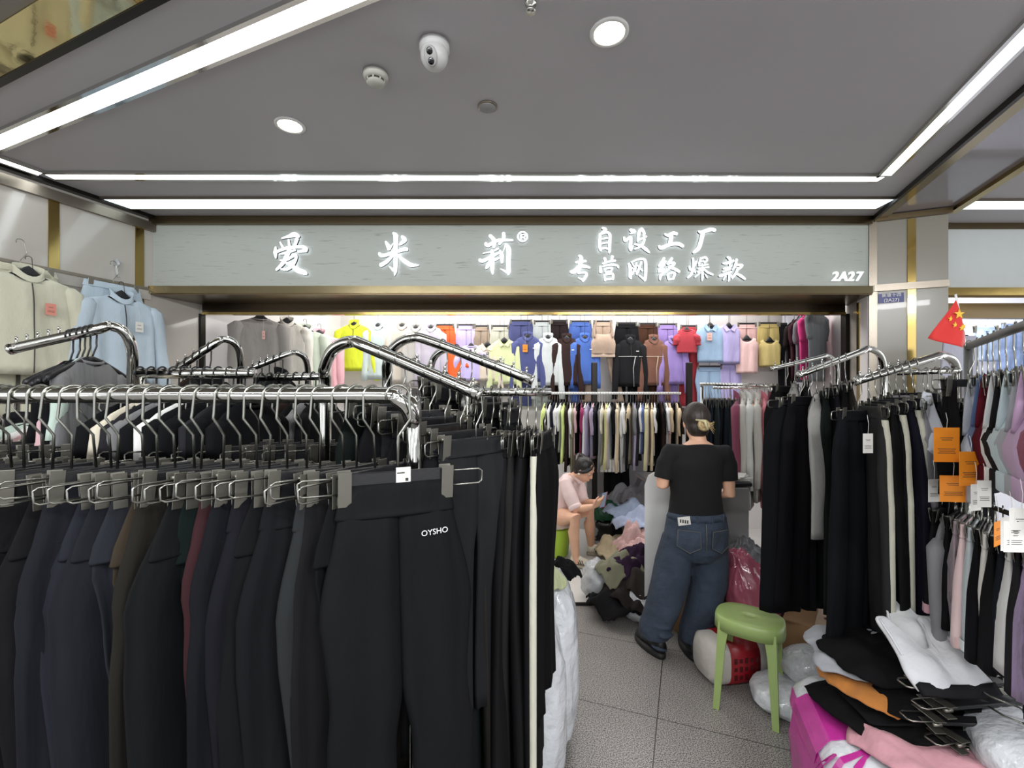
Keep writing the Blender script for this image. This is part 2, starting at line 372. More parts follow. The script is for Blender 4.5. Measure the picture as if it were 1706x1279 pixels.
for s in (-1, 1):
    b = MB(); b.box((-.09, 3.225+s*.09, ZC-.008), (5.5, .014, .016)); b.build('trim', GREYTRIM, t, t.location)
t = thing('light_panel', 'short light panel over the neighbouring shop, right of the pillar', 'light', (4.2, 3.25, ZC))
b = MB(); b.box((4.2, 3.25, ZC-.005), (1.9, .15, .01)); b.build('diffuser', LEDP, t, t.location)
b = MB(); b.box((4.2, 3.165, ZC-.008), (1.95, .014, .016)); b.build('trim', GREYTRIM, t, t.location)
def downlight(px, py, label):
    Y = (ZC-H)*F/(655-py); p = P(px, py, Y)
    t = thing('downlight', label, 'light', p, group='round downlights')
    b = MB(); b.lathe((0, 0, 0), [(.072, 0), (.072, -.006), (.058, -.008), (.056, -.004)], 28); b.build('ring', WHITEWIRE, t)
    b = MB(); b.lathe((0, 0, 0), [(.055, -.005), (.05, -.009), (.001, -.010)], 28); b.build('lens', LAMP, t)
    spot('downlight_beam', (p.x, p.y, ZC-.02), 14)
downlight(1015, 53, 'lit round downlight nearest the viewer')
downlight(483, 208, 'lit round downlight above the left end of the sign')
Y = (ZC-H)*F/(655-177); p = P(812, 177, Y)
t = thing('ceiling_speaker', 'unlit flat grey round cover between the downlights', 'speaker', p)
b = MB(); b.lathe((0, 0, 0), [(.046, 0), (.046, -.006), (.04, -.008)], 28); b.build('rim', GREYTRIM, t)
b = MB(); b.lathe((0, 0, 0), [(.0395, -.006), (.036, -.011), (.001, -.012)], 28); b.build('grille', mat('grey_grille', '8b8b8c', .5, bump=.1, bscale=300), t)
p = P(626, 124, (ZC-H)*F/(655-122))
t = thing('smoke_detector', 'small round white smoke detector on the ceiling beside the camera', 'smoke detector', p)
b = MB(); b.lathe((0, 0, 0), [(.052, 0), (.052, -.012), (.047, -.022), (.04, -.026)], 28); b.build('base', mat('old_white_plastic', 'b7b7ae', .5, bump=.02), t)
b = MB(); b.lathe((0, 0, 0), [(.036, -.024), (.037, -.034)], 20); b.build('vent', INK, t)
for k in range(8):
    b = MB(); a = k*PI/4; b.box((.0365*math.cos(a), .0365*math.sin(a), -.03), (.004, .006, .014), Matrix.Rotation(a, 3, 'Z')); b.build('fin', MATS['old_white_plastic'], t)
b = MB(); b.lathe((0, 0, 0), [(.037, -.034), (.036, -.04), (.02, -.046), (.001, -.047)], 24); b.build('cap', MATS['old_white_plastic'], t)
p = P(724, 75, (ZC-H)*F/(655-72))
t = thing('dome_camera', 'white dome security camera with two dark eyes on the ceiling', 'camera', p)
WP = mat('white_plastic', 'c4c4c2', .4, bump=.01)
b = MB(); b.lathe((0, 0, 0), [(.058, 0), (.058, -.02), (.05, -.032), (.045, -.034)], 28); b.build('base', WP, t)
rot = Matrix.Rotation(R(-52), 3, 'X') @ Matrix.Rotation(R(8), 3, 'Y')
b = MB(); b.sphere((0, -.004, -.045), .053, 28, 18); b.build('eyeball', WP, t)
fd = Vector((-.15, -.80, -.58)).normalized(); c0 = Vector((0, -.004, -.045))
sd = fd.cross(Vector((0, 0, 1))).normalized(); uv = sd.cross(fd)
def disc(mb, c, axis, r, th, n=20, sx=1.0):
    axis = axis.normalized(); a = axis.cross(Vector((0, 0, 1))); a = a.normalized() if a.length > .01 else Vector((1, 0, 0)); bb = axis.cross(a)
    return mb.loft([[c+axis*o+(a*math.cos(2*PI*k/n)*sx+bb*math.sin(2*PI*k/n))*rr for k in range(n)] for o, rr in ((-th, r), (th*.6, r), (th, r*.85))])
b = MB(); disc(b, c0+fd*.046, fd, .034, .008, sx=.75); b.build('face_plate', mat('lens_plate', 'a7a6a4', .35, bump=.01), t)
for k in (.6, -.6):
    b = MB(); disc(b, c0+fd*.052+uv*k*.026, fd, .0125, .004); b.build('lens', mat('lens_black', '0a0a0c', .1, coat=.6), t)
b = MB(); b.lathe((0, 0, 0), [(.02, 0), (.02, -.01), (.008, -.014), (.008, -.03), (.018, -.032), (.018, -.035)], 14)
p = P(884, 3, (ZC-H)*F/652); o = b.build('sprinkler_head', CHROME); o.location = p; tag(o, 'tiny chrome sprinkler head at the top edge of the ceiling', 'sprinkler')
# ---------------------------------------------------------------- the sign and its lettering
YS = 3.5
sign = thing('shop_sign', 'long pale wood-grained shop sign with glowing white characters above the shop', 'sign', (0, YS, 2.71)); so = sign.location
b = MB(); b.box((-.01, YS+.015, 2.708), (5.49, .03, .478)); b.build('panel', signwood(), sign, so)
def brush(mb, strokes, ox, oy, k, Y, th=.018, fat=1.0):
    for st in strokes:
        pts = [P(ox+x/k, oy+y/k, Y) for x, y, w_ in st]; ws = [w_/k*Y/F/2*fat for x, y, w_ in st]
        pts, ws = spline(pts, ws, 5)
        d0 = (pts[0]-pts[1]).normalized(); d1 = (pts[-1]-pts[-2]).normalized()
        pts = [pts[0]+d0*ws[0]*.75, pts[0]+d0*ws[0]*.45]+pts+[pts[-1]+d1*ws[-1]*.45, pts[-1]+d1*ws[-1]*.75]
        ws = [ws[0]*.25, ws[0]*.75]+ws+[ws[-1]*.75, ws[-1]*.25]
        fr_, bk = [], []
        for i, p in enumerate(pts):
            t_ = pts[min(i+1, len(pts)-1)]-pts[max(i-1, 0)]; t_.y = 0; t_.normalize(); n = Vector((-t_.z, 0, t_.x))*ws[i]
            fr_.append((p+n, p-n)); bk.append((p+n+Vector((0, th, 0)), p-n+Vector((0, th, 0))))
        m = len(pts); vs = [q for a in fr_ for q in a]+[q for a in bk for q in a]; f0, f1, f2 = [], [], []
        for i in range(m-1):
            f0.append((2*i, 2*i+1, 2*i+3, 2*i+2)); f1.append((2*m+2*i, 2*m+2*i+2, 2*m+2*i+3, 2*m+2*i+1))
            f2 += [(2*i, 2*i+2, 2*m+2*i+2, 2*m+2*i), (2*i+1, 2*m+2*i+1, 2*m+2*i+3, 2*i+3)]
        f2 += [(0, 2*m, 2*m+1, 1), (2*m-2, 2*m-1, 4*m-1, 4*m-2)]
        mb.add(vs, f0, 0, False); mb.add(vs, f1, 1, False); mb.add(vs, f2, 2, False)
G = 12.79; g = 14.22
CH = [
 (440, 375, G, [[(370,280,20),(520,240,70),(640,200,120),(740,240,60)],[(340,360,30),(400,470,60)],[(520,310,40),(540,440,60)],[(700,290,80),(650,440,60)],[(245,470,40),(240,580,90),(250,700,30)],[(280,560,60),(480,490,70),(800,460,70),(890,520,110)],[(890,530,100),(720,570,30)],[(330,615,30),(480,585,55),(660,530,50)],[(540,520,90),(470,680,100),(380,830,80),(260,950,50)],[(340,745,30),(480,740,45),(640,640,80),(680,700,60),(600,850,80),(480,940,65),(350,930,25)],[(440,790,40),(560,840,70),(720,960,110),(860,1010,100),(910,1040,40)]]),
 (615, 375, G, [[(350,350,40),(420,470,100),(410,520,50)],[(430,520,40),(510,390,25)],[(700,240,60),(750,320,110),(640,420,40)],[(510,165,40),(570,240,110),(565,500,90),(565,800,90),(560,970,80),(540,1070,20)],[(420,870,15),(520,960,70)],[(215,600,60),(290,650,80),(560,570,70),(760,510,90),(810,525,60)],[(520,620,60),(380,770,80),(250,850,90)],[(590,620,40),(760,770,90),(900,850,90),(1060,850,20)]]),
 (785, 375, G, [[(310,390,70),(360,430,80),(560,330,70),(700,320,60),(880,320,50)],[(400,220,70),(490,330,90),(480,470,60)],[(690,170,70),(690,280,70),(600,400,60)],[(570,500,50),(440,560,40),(250,600,20)],[(180,740,70),(250,760,80),(450,660,70),(590,590,40)],[(450,540,70),(450,780,90),(450,940,80),(460,1050,20)],[(430,720,60),(350,870,80),(320,920,40)],[(480,750,60),(590,700,40)],[(610,540,40),(650,640,90),(655,800,50)],[(670,590,20),(730,430,25)],[(740,410,60),(800,520,100),(790,800,90),(800,980,90),(790,1060,30)],[(620,930,15),(760,1000,70)]]),
 (785, 375, G, [[(1095+100*math.cos(a*PI/8), 245+100*math.sin(a*PI/8), 36) for a in range(17)],[(1065,190,34),(1065,300,34)],[(1065,200,30),(1130,200,30),(1150,228,30),(1120,258,30),(1070,260,30)],[(1110,260,34),(1150,305,34)]]),
 (980, 372, g, [[(340,110,60),(410,145,80),(330,210,45),(260,270,25)],[(280,250,55),(270,400,75),(270,560,75),(300,645,55)],[(290,265,35),(440,215,55),(515,280,75),(505,500,75),(505,650,65),(490,710,20)],[(300,372,42),(460,345,38)],[(300,485,42),(460,455,42)],[(290,610,60),(400,585,50),(500,615,55)]]),
 (980, 372, g, [[(1000,155,70),(1090,190,100),(1000,245,30)],[(850,330,50),(880,410,75),(1000,320,55),(1010,400,75),(990,560,85),(1010,640,50)],[(1015,635,40),(1070,520,28)],[(1270,120,60),(1195,250,75),(1170,430,45)],[(1270,135,75),(1320,220,75),(1315,310,55),(1380,310,40)],[(1180,400,50),(1320,350,55),(1300,470,65),(1210,560,55),(1100,610,35)],[(1095,490,40),(1240,530,65),(1360,610,85),(1450,690,40)]]),
 (1085, 372, g, [[(325,255,50),(400,285,75),(500,235,80),(600,245,85)],[(470,290,110),(450,500,100)],[(185,535,55),(240,580,95),(450,500,80),(640,485,90),(750,540,80)]]),
 (1085, 372, g, [[(1120,185,40),(1200,210,85),(1400,145,90),(1510,160,80)],[(1220,230,100),(1170,450,100),(1110,600,100),(1000,690,60)]]),
 (940, 420, g, [[(355,85,60),(400,140,95),(370,330,90),(340,420,90),(340,500,55)],[(275,245,50),(400,225,75),(510,210,55)],[(155,460,70),(230,460,110),(360,345,85),(500,340,75),(600,365,55)],[(330,500,50),(480,480,55),(530,530,70),(470,640,65),(440,700,25)],[(335,605,30),(430,650,60)]]),
 (940, 420, g, [[(960,145,70),(980,220,70)],[(1140,100,70),(1120,180,65)],[(920,270,50),(1050,225,55),(1210,200,50)],[(855,340,55),(865,470,80)],[(910,340,45),(1080,295,50),(1250,315,55),(1285,370,40)],[(970,400,45),(970,465,45)],[(970,392,38),(1130,370,50),(1110,450,45)],[(980,478,38),(1120,458,42)],[(950,550,52),(970,670,52)],[(950,535,46),(1140,510,58),(1155,640,58)],[(980,648,52),(1140,630,52)]]),
 (1040, 420, g, [[(110,275,60),(140,400,85),(140,570,85),(170,620,40)],[(165,240,30),(300,180,48),(440,160,55),(505,240,75),(500,600,75),(480,680,35)],[(350,545,35),(460,635,55)],[(180,250,28),(235,340,36)],[(290,255,45),(250,400,52),(190,520,42)],[(190,370,36),(290,470,44)],[(405,222,45),(355,380,52),(295,520,50)],[(320,320,36),(430,440,46)]]),
 (1040, 420, g, [[(945,140,65),(865,270,65),(815,330,45)],[(975,215,60),(880,370,70),(820,440,45),(950,400,45)],[(810,470,38),(950,450,46)],[(930,490,60),(860,560,72),(850,650,42)],[(1130,145,65),(1035,280,75)],[(1070,260,45),(1190,262,65),(1080,370,62),(930,490,45)],[(1050,352,52),(1200,400,72),(1300,460,72)],[(1030,535,62),(1055,650,55)],[(1040,515,45),(1190,485,62),(1160,620,62)],[(1050,648,45),(1170,630,45)]]),
 (1140, 420, g, [[(120,340,50),(145,415,65)],[(290,225,55),(235,325,36)],[(205,145,55),(220,320,60),(170,510,70),(80,600,45)],[(215,390,45),(265,480,48)],[(380,175,52),(345,280,46)],[(375,155,44),(500,125,62),(540,190,55),(475,250,44)],[(390,222,26),(480,212,26)],[(345,322,36),(560,290,44)],[(325,392,36),(580,352,42)],[(430,275,36),(430,400,42)],[(320,470,44),(450,405,46),(560,480,55),(680,530,45)],[(430,430,52),(430,600,62),(420,680,20)],[(380,485,36),(255,590,28)],[(500,525,36),(545,600,38)]]),
 (1140, 420, g, [[(1020,120,48),(1080,155,72),(1080,310,46)],[(915,262,38),(1000,262,62),(1170,202,54)],[(925,390,38),(1000,380,46),(1130,322,36)],[(915,460,36),(1100,392,44)],[(835,560,55),(920,540,64),(1120,462,44)],[(1060,500,55),(1070,620,55),(1040,690,26)],[(980,560,36),(930,650,44)],[(1110,540,28),(1140,620,34)],[(1240,175,65),(1210,310,65),(1145,415,36)],[(1230,302,44),(1370,312,72),(1275,410,44)],[(1270,380,55),(1220,500,65),(1135,605,52)],[(1230,502,44),(1340,560,74),(1440,635,52)]]),
]
for ox, oy, k, sts in CH:
    b = MB(); brush(b, sts, ox, oy, k, YS-.035); b.build('letter', [LETTER, LETBACK, LETSIDE], sign, so)
def text_obj(txt, name, m, parent, loc, rot, size, ext=.004, shear=0, off=0, origin=(0, 0, 0), align='CENTER'):
    cu = bpy.data.curves.new('txt', 'FONT'); cu.body = txt; cu.size = size; cu.extrude = ext; cu.shear = shear; cu.offset = off; cu.align_x = align; cu.align_y = 'CENTER'
    cu.resolution_u = 3
    to = bpy.data.objects.new('txt', cu); COL.objects.link(to); bpy.context.view_layer.update()
    me = bpy.data.meshes.new_from_object(to.evaluated_get(bpy.context.evaluated_depsgraph_get())); bpy.data.objects.remove(to); bpy.data.curves.remove(cu)
    me.materials.clear(); me.materials.append(m)
    o = bpy.data.objects.new(name, me); COL.objects.link(o)
    o.location = Vector(loc)-Vector(origin); o.rotation_euler = rot
    if parent is not None: o.parent = parent
    return o
for i, c in enumerate('2A27'):
    text_obj(c, 'letter', LETTER, sign, P(1390.5+13.2*i, 461, YS-.035), (R(90), 0, 0), .098, .008, .18, .0015, so)
# blue number plate on the pillar
a_ = PA+CV*.03; c_ = PA+CV*.185; zz = 2.40
pl = thing('number_plate', 'small dark blue plate with white shop number on the pillar', 'sign', (a_+c_)/2+up*2.37+pn*.006)
b = MB(); b.prism([a_+up*2.335, c_+up*2.335, c_+up*2.405, a_+up*2.405], pn*.006); b.build('plate', mat('plate_blue', '2b2f72', .35, bump=.01), pl, pl.location)
rz = math.atan2(CV.y, CV.x)
text_obj('(2A27)', 'lettering', WHITEWIRE, pl, pl.location+pn*.005-up*.018, (R(90), 0, rz), .034, .001, 0, 0, pl.location)
text_obj('新塘十四', 'lettering', WHITEWIRE, pl, pl.location+pn*.005+up*.018, (R(90), 0, rz), .03, .001, 0, 0, pl.location)
# ---------------------------------------------------------------- hangers (origin: where the hook rests on the rail, local x along the hanger)
def hook_pts(drop, rr=.0195, w=.004, bulge=.026):
    Rr = rr+w
    pts = [(-Rr*math.cos(R(a)), 0, -rr+Rr*math.sin(R(a))) for a in (-25, 10, 45, 75, 90, 110, 140, 170, 195)]
    z0 = -rr-.02
    return pts+[(bulge, 0, z0-.022), (bulge*1.05, 0, z0-.034), (bulge*.5, 0, z0-.056), (.001, 0, z0-.075), (0, 0, -drop)]
def clip_hanger(name, drop=.2, half=.105, plate_h=.042, wr=.0026, loops=True, rr=.0195, wire=None, plate=None, link=False, ll=.062):
    t = thing(name, None, 'hanger', link=link)
    def bd(mb, n, m): return mb.build(n, m, t, link=link)
    wire = wire or WIRE
    b = MB(); b.tube(hook_pts(drop, rr), wr, 7); bd(b, 'hook', wire)
    zc = -drop-plate_h/2+.004
    b = MB(); b.box((0, 0, zc), (half*2+.01, .009, plate_h), bev=.0025); bd(b, 'bar', plate or BLACKPL)
    for s in (-1, 1):
        if loops:
            x0, x1 = s*half, s*(half+ll)
            b = MB(); b.tube([(x0, .004, zc+.012), (x1-s*.008, .004, zc+.012), (x1, .004, zc+.006), (x1, .004, zc-.018), (x1-s*.008, .004, zc-.024), (x0, .004, zc-.024)], .0024, 6); bd(b, 'wire_loop', WIRE)
        b = MB()
        for d in (-1, 1):
            b.box((s*half, d*.0105, zc-.012), (.026, .0018, .08), Matrix.Rotation(d*-.09, 3, 'X'), bev=.0006)
        b.tube([(s*half-.01, 0, zc+.016), (s*half+.01, 0, zc+.016)], .005, 8); bd(b, 'clip', CLIPM)
    t['drop'] = drop; PROTOS.append(t); return t
def shirt_hanger(name, drop=.085, half=.18, rr=.0125, wr=.002, m=None, hump=True, link=False, wire=None):
    t = thing(name, None, 'hanger', link=link); m = m or BLACKPL
    b = MB(); b.tube(hook_pts(drop, rr, .003, .018) if drop < .16 else [(-.014, 0, -.018), (-.015, 0, 0), (0, 0, .014), (.015, 0, 0), (.008, 0, -.03), (0, 0, -.05), (0, 0, -drop)], wr, 6); b.build('hook', wire or BLACKWIRE, t, link=link)
    b = MB(); rings = []
    for i in range(17):
        u = -1+i/8; x = half*u; z = -drop-.012-.075*abs(u)**1.25; h = .013+(.032*math.exp(-(u/.22)**2) if hump else 0)
        rings.append([Vector((x, .008*math.cos(a), z+h*math.sin(a)*(1 if math.sin(a) > 0 else .6))) for a in [2*PI*k/10 for k in range(10)]])
    b.loft(rings); b.build('shoulder_bar', m, t, link=link)
    PROTOS.append(t); return t
# ---------------------------------------------------------------- garments
def ring_pts(cx, cy, hw, ht, z, n, fold=0, fr=3, ph=0, e=.75):
    o = []
    for k in range(n):
        a = 2*PI*k/n; x = hw*spow(math.cos(a), e); y = ht*spow(math.sin(a), .9)
        if fold: y += fold*math.sin(x*fr*PI/max(hw, .01)+ph)+fold*.5*math.sin(x*fr*2.3*PI/max(hw, .01)+ph*2)+fold*.3*math.sin(x*fr*4.7*PI/max(hw, .01)+ph*3+z*7)
        o.append(Vector((cx+x, cy+y, z)))
    return o
def pants_mesh(mb, W, HW, L, AW, t, crotch=.27, hip=.16, seed=0, fold=.004, gap=.012, z0=0, n=20, nz=20, drift=0, spread=0, top_t=.35, mi=0):
    rnd = random.Random(seed); ph = rnd.random()*6
    for s in (-1, 1):
        rings = []; fr = rnd.uniform(1.2, 2.2); dr = rnd.uniform(-1, 1)*.012
        for i in range(nz+1):
            u = L*i/nz
            if u < hip: legw = (W+(HW-W)*sstep(u/hip))/2
            else: legw = HW/2+(AW-HW/2)*((u-hip)/(L-hip))**.8
            g = gap*sstep((u-crotch)/.15) if u > crotch else 0
            cx = s*(legw/2+g+spread*max(0, u-crotch))+drift*u+dr*max(0, u-crotch)
            th = t*(top_t+(1-top_t)*sstep(u/.14))
            rings.append(ring_pts(cx, .012*math.sin(3.1*u+ph)*min(1, u/.3), legw/2*1.02, th*(1+.12*math.sin(9*u+ph)), z0-u, n, fold*min(1, u/.2), fr, ph+s))
        mb.loft(rings, mi=mi)
    return mb
def band_mesh(mb, W0, W1, t0, t1, z0, z1, n=28, mi=0, seam=True, fold=0):
    r = [ring_pts(0, 0, W0/2*.99, t0*.8, z0, n), ring_pts(0, 0, W0/2, t0, z0-.004, n)]
    for k in (.25, .5, .75): r.append(ring_pts(0, 0, (W0+(W1-W0)*sstep(k))/2, t0+(t1-t0)*k, z0+(z1-z0)*k, n, fold, 2, .5))
    if seam: r += [ring_pts(0, 0, W1/2, t1, z1+.010, n), ring_pts(0, 0, W1/2+.0015, t1+.0022, z1+.005, n), ring_pts(0, 0, W1/2, t1+.0005, z1, n)]
    else: r.append(ring_pts(0, 0, W1/2, t1, z1, n))
    mb.loft(r, mi=mi); return mb
def pants_proto(name, cat, W, HW, L, AW, t, wb=.12, seed=0, stripe=False, link=False, **k):
    o = thing(name, None, cat, link=link)
    dark = cloth('1b1c20')
    b = MB(); pants_mesh(b, W, HW, L, AW, t, seed=seed, **k); b.build('legs', dark, o, link=link)
    hip = k.get('hip', .16); Wb = W+(HW-W)*sstep(wb/hip)
    b = MB(); band_mesh(b, W+.004, Wb+.006, t*k.get('top_t', .35)+.0015, t*(k.get('top_t', .35)+(1-k.get('top_t', .35))*sstep(wb/.14))*1.08+.002, .002, -wb); b.build('waistband', dark, o, link=link)
    if stripe:
        for s in (-1, 1):
            b = MB(); rr_ = []
            for i in range(15):
                u = wb+(L-wb)*i/14; legw = (W+(HW-W)*sstep(u/hip))/2 if u < hip else HW/2+(AW-HW/2)*((u-hip)/(L-hip))**.8
                g = k.get('gap', .012)*sstep((u-.27)/.15) if u > .27 else 0
                x = s*(legw*1.012+g)
                rr_.append([Vector((x-s*.008, -t*.55, -u)), Vector((x+s*.003, -t*.35, -u)), Vector((x+s*.003, t*.35, -u)), Vector((x-s*.008, t*.55, -u))])
            b.loft(rr_, False, False, closed=False); b.build('side_stripe', cloth('b9b8a8'), o, link=link)
    PROTOS.append(o); return o
def hang_tag(parent, pos, w_, h_, m, link=True, rot=0, name='price_tag', string=.05, txt=True):
    p = Vector(pos)
    b = MB(); b.box((0, 0, -h_/2), (w_, .0012, h_), bev=.0004)
    if txt and h_ > .06:
        for i, (dz, ww) in enumerate(((.3, .5), (.36, .4), (.62, .7), (.68, .62), (.74, .7))): b.box((0, -.0009, -h_*dz), (w_*ww, .0004, h_*.018), mi=1)
    b.tube([(0, 0, -.004), (.002, -.001, string*.5), (0, .003, string)], .0008, 4, mi=2)
    o = b.build(name, [m, INK, PAPER], parent, link=link); o.location = p; o.rotation_euler = (0, 0, rot); return o
def top_parts(o, col, W=.4, L=.5, sl=.5, th=.045, collar='stand', spread=.07, hem=None, seed=0, link=True, neck=.065, body_name='body', zipper=None, logo=None, n=28, fold=.006, slope=.05, sr=.052, cuff=.036, col2=None, lines=None):
    rnd = random.Random(seed); ph = rnd.random()*6; fr = rnd.uniform(1.2, 2.4); hem = hem or W*.92
    m = cloth(col) if isinstance(col, str) else col; m2 = cloth(col2) if col2 else m
    W2 = W/2; prof = [(0, neck, .5), (-.018, neck+.04, .6), (-slope*.75, W2*.8, .65), (-slope-.01, W2*.95, .75), (-slope-.035, W2, .85), (-slope-.1, W2*.97, 1)]
    nz = 8
    for i in range(1, nz+1):
        u = i/nz; prof.append((-slope-.1-(L-slope-.1)*u, W2*.97+(hem/2-W2*.97)*u, 1-.15*u))
    rings = [ring_pts(0, 0, hw, th*tk/1.6, z, n, fold*min(1, -z/.2), fr, ph+z*2, .8) for z, hw, tk in prof]
    rings.append(ring_pts(0, 0, hem/2*.98, th*.45, -L+.004, n, fold, fr, ph-L*2, .8))
    dip = .055 if collar in ('stand', 'shirt', None) else .03
    for ri, kk in ((0, 1), (1, .75), (2, .25)):
        for q in rings[ri]:
            if q.y < 0: q.z -= dip*kk*max(0, 1-(abs(q.x)/(neck*1.25))**2)
    b = MB(); b.loft(rings, False, True); b.build(body_name, m, o, link=link)
    if sl:
        for s in (-1, 1):
            b = MB(); ax = s*(W2-sr*.35); az = -slope-.03; pts = []; rs = []
            for i in range(7):
                u = i/6; pts.append((ax+s*(spread*u**.8), .006*math.sin(5*u+ph+s)-.004, az-sl*u)); rs.append((sr+(cuff-sr)*u)*(1+.07*math.sin(11*u+ph)))
            rg = []
            for p_, r_ in zip(pts, rs): rg.append([Vector((p_[0]+r_*math.cos(2*PI*k/12)*.95, p_[1]+r_*math.sin(2*PI*k/12)*min(.8, th/.05*.55+.1), p_[2])) for k in range(12)])
            rg.insert(0, [q*1 + Vector((-s*.012, 0, sr*.55)) - (q-Vector(pts[0]))*.55 for q in rg[0]])
            b.loft(rg); b.build('sleeve', m2, o, link=link)
    if collar == 'stand':
        b = MB(); r0 = [(neck*.98, -.012), (neck*.92, .012), (neck*.98, .042), (neck*.9, .042), (neck*.82, .01)]
        b.loft([[Vector((hw*math.cos(2*PI*k/20), th*.62*math.sin(2*PI*k/20)*hw/neck-.002, z+(.02*math.sin(2*PI*k/20) if z > 0 else 0)-(dip*.8 if math.sin(2*PI*k/20) < 0 else 0)*abs(math.sin(2*PI*k/20))**2)) for k in range(20)] for hw, z in r0], False, False); b.build('collar', m, o, link=link)
    elif collar == 'shirt':
        for s in (-1, 1):
            b = MB(); b.prism([(s*.004, -th*.62, -.06), (s*neck*1.02, -th*.35, .012), (s*neck*1.25, -th*.42, -.03), (s*.045, -th*.72, -.085)], (0, -.005, 0)); b.build('collar', m, o, link=link)
    elif collar == 'crew':
        b = MB(); b.tube([(neck*.95*math.cos(2*PI*k/20), th*.36*math.sin(2*PI*k/20), .002-.02*(1-math.sin(2*PI*k/20))*.5) for k in range(21)], .006, 6); b.build('collar', m, o, link=link)
    def fy(z):
        f_ = fold*min(1, -z/.2); p_ = ph+z*2; tk = .65+.35*sstep((-z-.03)/.13)
        return -th*tk*.64+f_*math.sin(p_)+.5*f_*math.sin(2*p_)+.3*f_*math.sin(3*p_+z*7)-.004
    if zipper:
        b = MB(); zb = -L+.01 if zipper > 0 else -.2
        b.tube([(0, fy(-.06+(zb+.06)*k/12), -.06+(zb+.06)*k/12) for k in range(13)], .003, 5); b.build('zipper', cloth(col2) if col2 else INK, o, link=link)
    if logo:
        b = MB(); b.box((W2*.45, -th*.66-.008, -.14), (.03, .002, .009)); b.build('logo', WHITEWIRE if logo == 1 else INK, o, link=link)
    if lines:
        lm = cloth(lines)
        b = MB(); b.tube([(-W2*.9, -th*.5-.004, -.2), (0, -th*.66-.008, -.2), (W2*.9, -th*.5-.004, -.2)], .003, 5); b.tube([(W2*.3, -th*.66-.008, -.2), (W2*.15, -th*.66-.008, -.33), (W2*.2, -th*.62-.006, -L)], .003, 5); b.build('piping', lm, o, link=link)
    return o
def bra_parts(o, col, W=.3, L=.3, th=.05, band=.05, link=True, col2=None, seed=0):
    m = cloth(col) if isinstance(col, str) else col; n = 28
    zt = -L*.42
    prof = [(zt, .55, .35), (zt-.02, .72, .7), (zt-.06, .92, 1), (zt-.1, .97, .95), (-L+band+.012, .93, .65), (-L+band, .9, .55)]
    rings = []
    for z, kx, kt in prof:
        r_ = ring_pts(0, 0, W/2*kx, th*.5*kt, z, n, 0)
        for q in r_:
            c_ = abs(q.x)/(W/2*kx+1e-6); q.y -= th*.35*kt*math.sin(min(1, c_)*PI)*(1 if q.y < 0 else .2)
            if z == zt: q.z += .02*c_
        rings.append(r_)
    b = MB(); b.loft(rings); b.build('cups', m, o, link=link)
    b = MB(); b.loft([ring_pts(0, 0, W/2*k, th*t_, z, n) for z, k, t_ in ((-L+band+.006, .9, .3), (-L+band, .92, .33), (-L+.004, .94, .33), (-L, .92, .3))]); b.build('underband', cloth(col2) if col2 else m, o, link=link)
    for s in (-1, 1):
        b = MB(); b.tube([(s*W*.36, -.01-th*.3, zt-.03), (s*W*.33, -.012, zt*.5), (s*W*.27, 0, 0), (s*W*.3, .012, zt*.6), (s*W*.2, .015, zt-.02)], [.02, .016, .013, .014, .018], 8, sub=4, flat=.35); b.build('strap', m, o, link=link)
    return o
CNAME = {}
def rail(name, label, a, c, r, m, posts=(), base=True, group=None, bend=0):
    a = Vector(a); c = Vector(c); t = thing(name, label, 'clothes rail', (a.x, a.y, 0), group=group); o = t.location
    b = MB(); b.tube([a, c], r, 14); b.build('top_bar', m, t, o)
    for p in posts:
        q = a+(c-a)*p
        b = MB(); b.tube([(q.x, q.y, q.z), (q.x, q.y, .01)], r*.95, 12); b.build('post', m, t, o)
        if base:
            b = MB(); d = (c-a).normalized(); nn = Vector((-d.y, d.x, 0)).normalized(); qf = Vector((q.x, q.y, 0)); bar_between(b, qf-nn*.22, qf+nn*.22, .035, .022, 0); b.build('foot', m, t, o)
    return t
def waterfall(label, pts, r, m, floor_xy, npeg=5, group='sloping chrome display arms', sub=6, peg_from=.35):
    pts = [Vector(p) for p in pts]; t = thing('display_arm', label, 'display arm', (floor_xy[0], floor_xy[1], 0), group=group); o = t.location
    b = MB(); b.tube([Vector((floor_xy[0], floor_xy[1], .02))]+pts, r, 14, sub=sub); b.build('bent_tube', m, t, o)
    d = (pts[-1]-pts[-2]).normalized(); b = MB(); b.tube([pts[-1]-d*.004, pts[-1]+d*.006], r*1.08, 14); b.build('end_cap', m, t, o)
    for i in range(npeg):
        u = peg_from+(1-peg_from)*(i+.6)/npeg; q = pts[-2].lerp(pts[-1], u)+Vector((0, 0, r))
        b = MB(); b.tube([q-Vector((0, 0, .004)), q+Vector((0, 0, .016))], r*.22, 6); b.sphere(q+Vector((0, 0, .018)), r*.28, 8, 6); b.build('peg', m, t, o)
    b = MB(); b.lathe((floor_xy[0], floor_xy[1], 0), [(.16, 0), (.16, .008), (.15, .014), (.03, .018), (.03, .05)], 24); b.build('base', m, t, o)
    return t
HG = dict(
 big=clip_hanger('clip_hanger', .2, .105, .044, .003, rr=.021, ll=.085),
 mid=clip_hanger('clip_hanger', .15, .115, .03, .0024, loops=True, rr=.018),
 far=clip_hanger('clip_hanger', .14, .12, .03, .0022, loops=False, rr=.0125),
 shirt=shirt_hanger('shirt_hanger', .085, .175), slim=shirt_hanger('shirt_hanger', .11, .17, .018, .003, hump=False),
 wire=shirt_hanger('shirt_hanger', .1, .16, .0125, .002, hump=False, m=BLACKPL, wire=WIRE))
